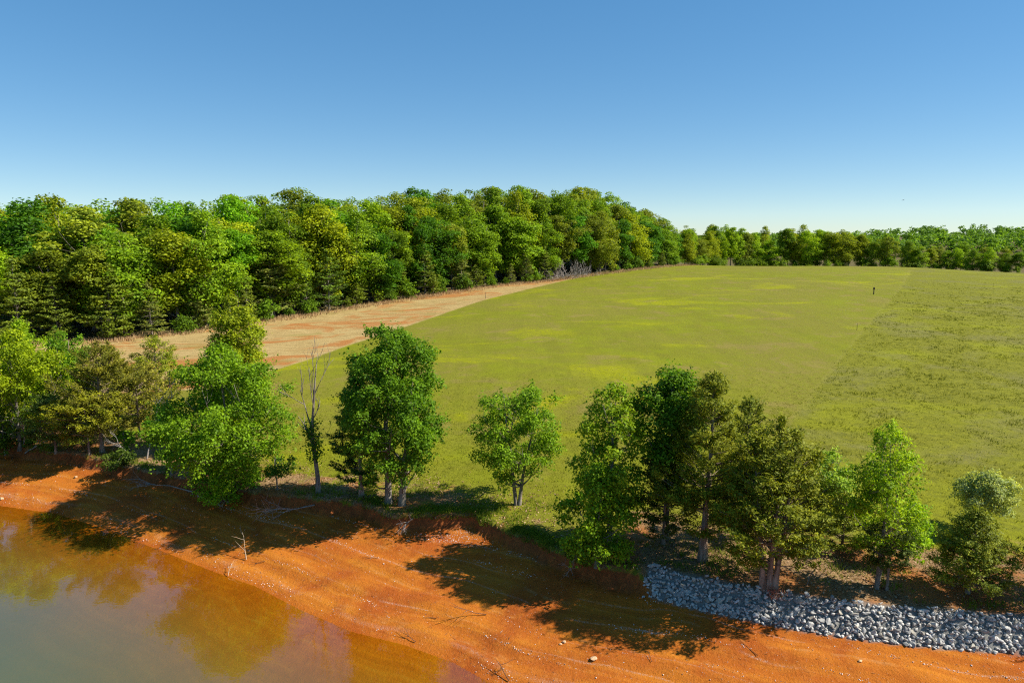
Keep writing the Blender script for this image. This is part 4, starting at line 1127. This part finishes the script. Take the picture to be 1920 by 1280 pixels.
for off, spc, (f0, f1), where, key in ROWS:
    for x, y in walk(EDGE_V, spc, off):
        z = H1(x, y); px = px_of(x, y, z)
        if px < -90 or px > 1330: continue
        h = (sil_z(px, y) - z) * g.uniform(f0, f1)
        if key in ("third", "fourth") and g.uniform() < .3: h *= 0.93
        vi = int(g.integers(0, 8))
        ck = pal_front[int(g.integers(0, 10))] if px < 760 or px > 1180 else ["mid", "olive", "mid", "deep", "olive", "yellow"][int(g.integers(0, 6))]
        c, cn = KIND[ck]; c = tuple(np.array(c) * g.uniform(.78, 1.32))
        lab = f"{SHAPE[vi]} {cn} tree {where} {sector(x)}"
        w = (h / 22.0) ** .6 * g.uniform(.9, 1.4) * (1.1 if key != "front" else 1.0)
        place(VB[vi], 22.0, (x, y, z - .1), h, w, g.uniform(0, 6.28), c, lab, "tree", lab); count += 1
# pines, young cedars and shrubs along the foot of the forest
for x, y in walk(EDGE_V, 6.6, 1.2):
    z = H1(x, y); px = px_of(x, y, z)
    if px < -60 or px > 1290: continue
    if g.uniform() < (.85 if px < 800 else .35):
        vi = int(g.integers(0, 3)); h = g.uniform(7, 13) * (1 if px < 800 else .7)
        cn, c = (("olive", (.090, .115, .018)), ("dark green", (.058, .095, .014)), ("grey-olive", (.095, .108, .030)))[int(g.integers(0, 3))]
        lab = f"{'tall' if h > 10.8 else 'short' if h < 8.2 else 'middling'} {cn} layered pine at the forest foot {sector(x)}"
        place(VP[vi], 14.0, (x, y, z - .05), h, h / 14 * g.uniform(.9, 1.25), g.uniform(0, 6.28), c, lab, "tree", lab); count += 1
for x, y in walk(EDGE_V, 5.2, 0.1, 2.0):
    z = H1(x, y); px = px_of(x, y, z)
    if px < -40 or px > 1290 or (1035 < px < 1120): continue
    if g.uniform() < .45:
        vi = int(g.integers(0, 2)); h = g.uniform(2.2, 5.5); lab = f"{'knee-high' if h < 3 else 'young' if h < 4.3 else 'larger'} pointed cedar in the forest fringe {sector(x)}"
        place(VC[vi], 6.0, (x, y, z - .03), h, h / 6 * g.uniform(.9, 1.2), g.uniform(0, 6.28), tuple(np.array((.105, .135, .016)) * g.uniform(.7, 1.15)), lab, "tree", lab)
    else:
        vi = int(g.integers(0, 2)); h = g.uniform(1.5, 4.2); lab = f"{'low' if h < 2.3 else 'rounded' if h < 3.3 else 'large'} green shrub in the forest fringe {sector(x)}"
        place(VS[vi], 4.0, (x, y, z - .03), h, h / 4 * g.uniform(.9, 1.3), g.uniform(0, 6.28), tuple(np.array((.085, .145, .014)) * g.uniform(.6, 1.15)), lab, "shrub", lab)
    count += 1
# the tree line behind the crest of the field
for off, spc, (f0, f1), where in ((1.5, 4.8, (.70, 1.02), "in the crest tree line"), (9, 8.0, (.92, 1.06), "behind the crest tree line")):
    for x, y in walk(BACK, spc, off):
        z = H1(x, y); px = px_of(x, y, z)
        if px < 1265 or px > 1985: continue
        h = max((sil_z(px, y) - z) * g.uniform(f0, f1), 5.0)
        vi = int(g.integers(0, 8)); ck = ["yellow", "mid", "olive", "lime", "yellow", "lime"][int(g.integers(0, 6))]; c, cn = KIND[ck]; c = tuple(np.array(c) * g.uniform(.9, 1.3))
        lab = f"{SHAPE[vi]} {cn} tree {where} {sector_b(x)}"
        place(VB[vi], 22.0, (x, y, z - .1), h, (h / 22.0) ** .6 * g.uniform(.75, 1.15), g.uniform(0, 6.28), c, lab, "tree", lab); count += 1
print("forest trees", count)

for x, y in walk(BACK, 5.5, -1.5):
    z = H1(x, y); px = px_of(x, y, z)
    if px < 1290 or px > 1950: continue
    vi = int(g.integers(0, 2)); h = g.uniform(2.5, 5.5); lab = f"{'low' if h < 3.5 else 'rounded' if h < 4.5 else 'large'} green shrub at the foot of the crest tree line {sector_b(x)}"
    place(VS[vi], 4.0, (x, y, z - .03), h, h / 4 * g.uniform(1.0, 1.5), g.uniform(0, 6.28), tuple(np.array((.095, .145, .012)) * g.uniform(.6, 1.15)), lab, "shrub", lab); count += 1
print("forest trees", count)

# woods too far off or too deep to tell apart: one mass each
def wood_mass(name, label, spots, leaves, leaf, cr, n_cl, colr, seed):
    g_ = np.random.default_rng(seed); PP, NN, TT, CC = [], [], [], []
    for (x, y, z, h, r) in spots:
        az = g_.uniform(0, 6.28, n_cl); t = g_.uniform(.25, 1, n_cl); rr = r * np.sqrt(1 - (t - .4) ** 2 / .5).clip(.15, 1) * g_.uniform(.3, 1, n_cl)
        ctr = np.stack([x + np.cos(az) * rr, y + np.sin(az) * rr, z + h * t - cr * .5], 1)
        n = leaves // n_cl; ci = np.repeat(np.arange(n_cl), n); d = unit(g_.normal(0, 1, (len(ci), 3))); d[:, 2] = np.abs(d[:, 2]) * np.where(g_.uniform(0, 1, len(ci)) < .8, 1, -1)
        PP.append(ctr[ci] + d * cr * g_.uniform(.6, 1.05, (len(ci), 1)) * (1, 1, .8)); NN.append(unit(d * .6 + (0, 0, .5) + g_.normal(0, .45, d.shape)))
        tree_t = g_.uniform(0, 1); CC.append(np.full(len(ci), tree_t)); TT.append(g_.uniform(0, 1, len(ci)))
    p_ = np.concatenate(PP); l_ = leaf * g_.uniform(.7, 1.3, len(p_))
    o_ = link(name, leaf_mesh(name, p_, np.concatenate(NN), unit(g_.normal(0, 1, p_.shape)), l_, l_ * .75, np.concatenate(TT), np.concatenate(CC), M["leaf"]))
    o_.color = (*colr, 1); return tag(o_, label, "wood", kind="stuff")
sp_far = []
for _ in range(430):
    y = g.uniform(420, 640); px = g.uniform(1230, 2150); x = (px - 960) / FPX * (y * cp + 2)
    z = H1(x, y)
    tz = CAM_H + (np.interp(px, (1230, 1560, 1640, 1720, 1800, 2000, 2150), (434, 436, 430, 423, 421, 425, 425)) - 440.5) * -1 / FPX * y
    tz -= (640 - y) / 220 * 8
    sp_far.append((x, y, min(z, tz - 9), max(tz - min(z, tz - 9), 8) * g.uniform(.86, 1.04), g.uniform(4, 6.5)))
wood_mass("far_wood", "distant wood rising beyond the tree line", sp_far, 266, 1.35, 2.1, 14, (.075, .135, .022), 5)
sp_b = []
for off in (38, 50, 64):
    for x, y in walk([e for e in EDGE if e[0] > -160], 9.0, off):
        z = H1(x, y); px = px_of(x, y, z)
        if -150 < px < 1330: sp_b.append((x, y, z, (sil_z(px, y) - z) * g.uniform(.88, 1.0), g.uniform(4.5, 6)))
wood_mass("forest_interior", "dense forest canopy behind the trees that can be told apart", sp_b, 900, .55, 1.9, 16, (.095, .150, .013), 6)

# ------------------------------------------------------------------ grass, litter, pebbles
def scatter(n, x0, x1, y0, y1, seed):
    g_ = np.random.default_rng(seed)
    return g_.uniform(x0, x1, n), g_.uniform(y0, y1, n), g_

def blades(name, label, x, y, hgt, wid, per, mat, g_, lean=.5, tint=None, spread=.08, cat="grass"):
    n = len(x); z = height(x, y)
    i = np.repeat(np.arange(n), per); N_ = len(i)
    bx = x[i] + g_.normal(0, spread, N_); by = y[i] + g_.normal(0, spread, N_); bz = z[i] - .015
    az = g_.uniform(0, 6.28, N_); hh_ = np.broadcast_to(hgt, (n,))[i] * g_.uniform(.55, 1.25, N_); w_ = np.broadcast_to(wid, (n,))[i] * g_.uniform(.7, 1.3, N_)
    ln_ = g_.uniform(0.1, lean, N_) * hh_; la = g_.uniform(0, 6.28, N_)
    v_ = np.empty((N_, 3, 3), np.float32)
    v_[:, 0] = np.stack([bx - np.cos(az) * w_, by - np.sin(az) * w_, bz], 1); v_[:, 1] = np.stack([bx + np.cos(az) * w_, by + np.sin(az) * w_, bz], 1)
    v_[:, 2] = np.stack([bx + np.cos(la) * ln_, by + np.sin(la) * ln_, bz + hh_], 1)
    tt_ = (g_.uniform(0, 1, n) if tint is None else tint)[i] * .7 + g_.uniform(0, .3, N_)
    o_ = link(name, new_mesh(name, v_, None, np.arange(N_ * 3).reshape(-1, 3), M[mat], dict(tint=np.repeat(tt_, 3))))
    return tag(o_, label, cat, kind="stuff")

def view_ok(x, y, m=1.06): return np.abs(x) < y * .78 * m + 1

# turf on the near field (short)
x, y, g = scatter(130000, -45, 60, 25, 75, 61)
_, db = fields(x, y)
dr = polydist(x, y, ROUGH); dst = polydist(x, y, STRAW)
ok = view_ok(x, y) & (db > .5) & (g.uniform(0, 1, len(x)) < np.clip(45 / y, .3, 1.2) * (1 - smooth(40, 74, y))) & (dst < 0) & (g.uniform(0, 1, len(x)) < .25 + .9 * smooth(1, 6, db))
ok &= (dr > 0) | (y < 25)
x, y = x[ok], y[ok]
blades("turf", "short turf of the mown field near the bank", x, y, .085, .011 + .0002 * y, 4, "turf", g, .9, fbm(x * .25, y * .25, 9, 3))
# taller grass and weeds on the unmown side
x, y, g = scatter(190000, 8, 150, 24, 170, 62)
_, db = fields(x, y); dr = polydist(x, y, ROUGH); cl = fbm(x * .5, y * .5, 14, 4)
ok = view_ok(x, y) & (db > 2.2) & (dr < .3) & (g.uniform(0, 1, len(x)) < np.clip(50 / y, .15, 1) * (.30 + .55 * smooth(.42, .66, cl)) * (1 - smooth(110, 170, y)))
x, y = x[ok], y[ok]
blades("unmown_grass", "tufted unmown grass and weeds beside the mown field", x, y, .10 + .08 * smooth(.5, .7, cl[ok]), .014 + .00022 * y, 5, "weeds", g, .8, fbm(x * .18, y * .18, 15, 3), .13)
# lush fringe hanging on the lip of the bank
x, y, g = scatter(260000, -42, 12, 24, 54, 63)
_, _, dbj, _ = height(x, y, True)
cl = fbm(x * .45, y * .45, 19, 3)
ok = view_ok(x, y) & (dbj > .16) & (dbj < 1.5) & (g.uniform(0, 1, len(x)) < smooth(.50, .68, cl + .2 * smooth(-3.5, -1.5, x) * (1 - smooth(4, 6, x))) * (1 - smooth(.5, 1.5, dbj)) * 1.2)
x, y = x[ok], y[ok]
blades("bank_grass", "fresh green grass fringe along the lip of the clay bank", x, y, .17, .016, 5, "lush", g, 1.1, cl[ok], .07)
# rank undergrowth on the bank top among the trees
x, y, g = scatter(90000, -42, 34, 23, 56, 68)
_, _, dbj, rw = height(x, y, True); cl = fbm(x * .55, y * .55, 71, 3)
ok = view_ok(x, y) & (dbj > .3 + 1.0 * rw) & (dbj < 5.5) & (g.uniform(0, 1, len(x)) < smooth(.52, .68, cl) * (1 - smooth(2.5, 5.5, dbj)) * .6)
x, y = x[ok], y[ok]
blades("undergrowth", "rank grass and weeds among the trees on the bank top", x, y, .16 + .2 * g.uniform(0, 1, len(x)) ** 2, .018, 5, "lush", g, 1.0, fbm(x * .3, y * .3, 73, 2), .1)
# dry grass at the foot of the forest
xs, ys = [], []; g = np.random.default_rng(64)
for off in np.linspace(-2.6, .4, 9):
    for x_, y_ in walk(EDGE_V, .35, off): xs.append(x_ + g.normal(0, .3)); ys.append(y_ + g.normal(0, .3))
x, y = np.array(xs), np.array(ys); ok = view_ok(x, y, 1.15) & (g.uniform(0, 1, len(x)) < .25 + 1.2 * smooth(.4, .65, fbm(x * .3, y * .3, 23, 3)))
x, y = x[ok], y[ok]
blades("dry_grass", "dry tan grass along the foot of the forest", x, y, .55, .045, 5, "drygrass", g, .7, None, .25)
# fallen leaves under the bank trees
x, y, g = scatter(110000, -42, 40, 23, 58, 65)
_, _, dbj, rw = height(x, y, True)
ok = view_ok(x, y) & (dbj > .2 + 1.0 * rw) & (g.uniform(0, 1, len(x)) < (1 - smooth(2.5, 7.0, dbj)) * (.2 + 1.1 * smooth(.4, .62, fbm(x * .35, y * .35, 27, 3))))
x, y = x[ok], y[ok]; N = len(x); z = height(x, y); l_ = g.uniform(.07, .15, N)
o = link("leaf_litter", leaf_mesh("leaf_litter", np.stack([x, y, z + .025], 1), unit(g.normal(0, .35, (N, 3)) + (0, 0, 1)), unit(g.normal(0, 1, (N, 3))), l_, l_ * .6, g.uniform(0, 1, N), g.uniform(0, 1, N), M["litter"]))
tag(o, "brown leaf litter scattered under the bank trees", "litter", kind="stuff")
# pebbles and shells in strand lines on the clay
x, y, g = scatter(420000, -42, 30, 17, 52, 66)
_, _, dbj, rw = height(x, y, True); ds, _ = fields(x, y)
wv = ds + (fbm(x * .12, y * .12, 51, 2) - .5) * 1.2
line = sum(np.exp(-((wv - c) / w_) ** 2) * a for c, w_, a in ((.55, .35, .45), (2.0, .06, 2.0), (3.3, .08, .5), (4.6, .09, 2.4), (6.4, .10, 1.4), (7.6, .2, .7)))
den = .010 + line * .6 * smooth(.30, .58, fbm(x * .35, y * .35, 53, 3)) + .03 * smooth(.52, .72, fbm(x * .8, y * .8, 57, 2))
sp_c = P(860, 1003, FOOT); den = den + 1.2 * np.exp(-(((x - sp_c[0]) / 1.5) ** 2 + ((y - sp_c[1]) / .55) ** 2))
ok = view_ok(x, y) & (ds > .05) & (dbj < .05) & (g.uniform(0, 1, len(x)) < den * 1.0)
x, y = x[ok], y[ok]; N = len(x); z = height(x, y)
s = .008 + .022 * g.uniform(0, 1, N) ** 2 * (1 + .8 * (g.uniform(0, 1, N) > .96))
oct_ = np.array([(1.2, 0, 0), (0, 1, 0), (-1.1, .2, 0), (.1, -1, 0), (0, 0, .7), (0, 0, -.6)])
az = g.uniform(0, 6.28, N); ca, sa = np.cos(az), np.sin(az)
vv = np.empty((N, 6, 3), np.float32)
for k in range(6):
    vv[:, k, 0] = x + s * (oct_[k, 0] * ca - oct_[k, 1] * sa); vv[:, k, 1] = y + s * (oct_[k, 0] * sa + oct_[k, 1] * ca); vv[:, k, 2] = z + s * (oct_[k, 2] + .35)
ft = np.array([(0, 1, 4), (1, 2, 4), (2, 3, 4), (3, 0, 4), (1, 0, 5), (2, 1, 5), (3, 2, 5), (0, 3, 5)])
tri = (np.arange(N)[:, None, None] * 6 + ft[None]).reshape(-1, 3)
o = link("pebbles", new_mesh("pebbles", vv, None, tri, M["pebble"], dict(tint=np.repeat(g.uniform(0, 1, N), 6))))
tag(o, "pale pebbles and shells in strand lines on the clay", "pebbles", kind="stuff")
print("pebbles", N)
# twig crumbs on the clay
x, y, g = scatter(26000, -42, 30, 17, 52, 67)
_, _, dbj, rw = height(x, y, True); ds, _ = fields(x, y)
ok = view_ok(x, y) & (ds > .1) & (dbj < 0) & (g.uniform(0, 1, len(x)) < .10 + .35 * smooth(-1.6, 0, dbj) + .25 * np.exp(-((ds - 1.1) / .25) ** 2))
x, y = x[ok], y[ok]; N = len(x); z = height(x, y); l_ = g.uniform(.05, .2, N) * (1 + (g.uniform(0, 1, N) > .95) * 1.5)
o = link("twig_debris", leaf_mesh("twig_debris", np.stack([x, y, z + .015], 1), unit(g.normal(0, .2, (N, 3)) + (0, 0, 1)), unit(g.normal(0, 1, (N, 3)) * (1, .6, .1)), l_, .022, g.uniform(0, 1, N), g.uniform(0, 1, N), M["debris"], 0.4))
tag(o, "small dark twigs and bark crumbs littering the clay", "debris", kind="stuff")
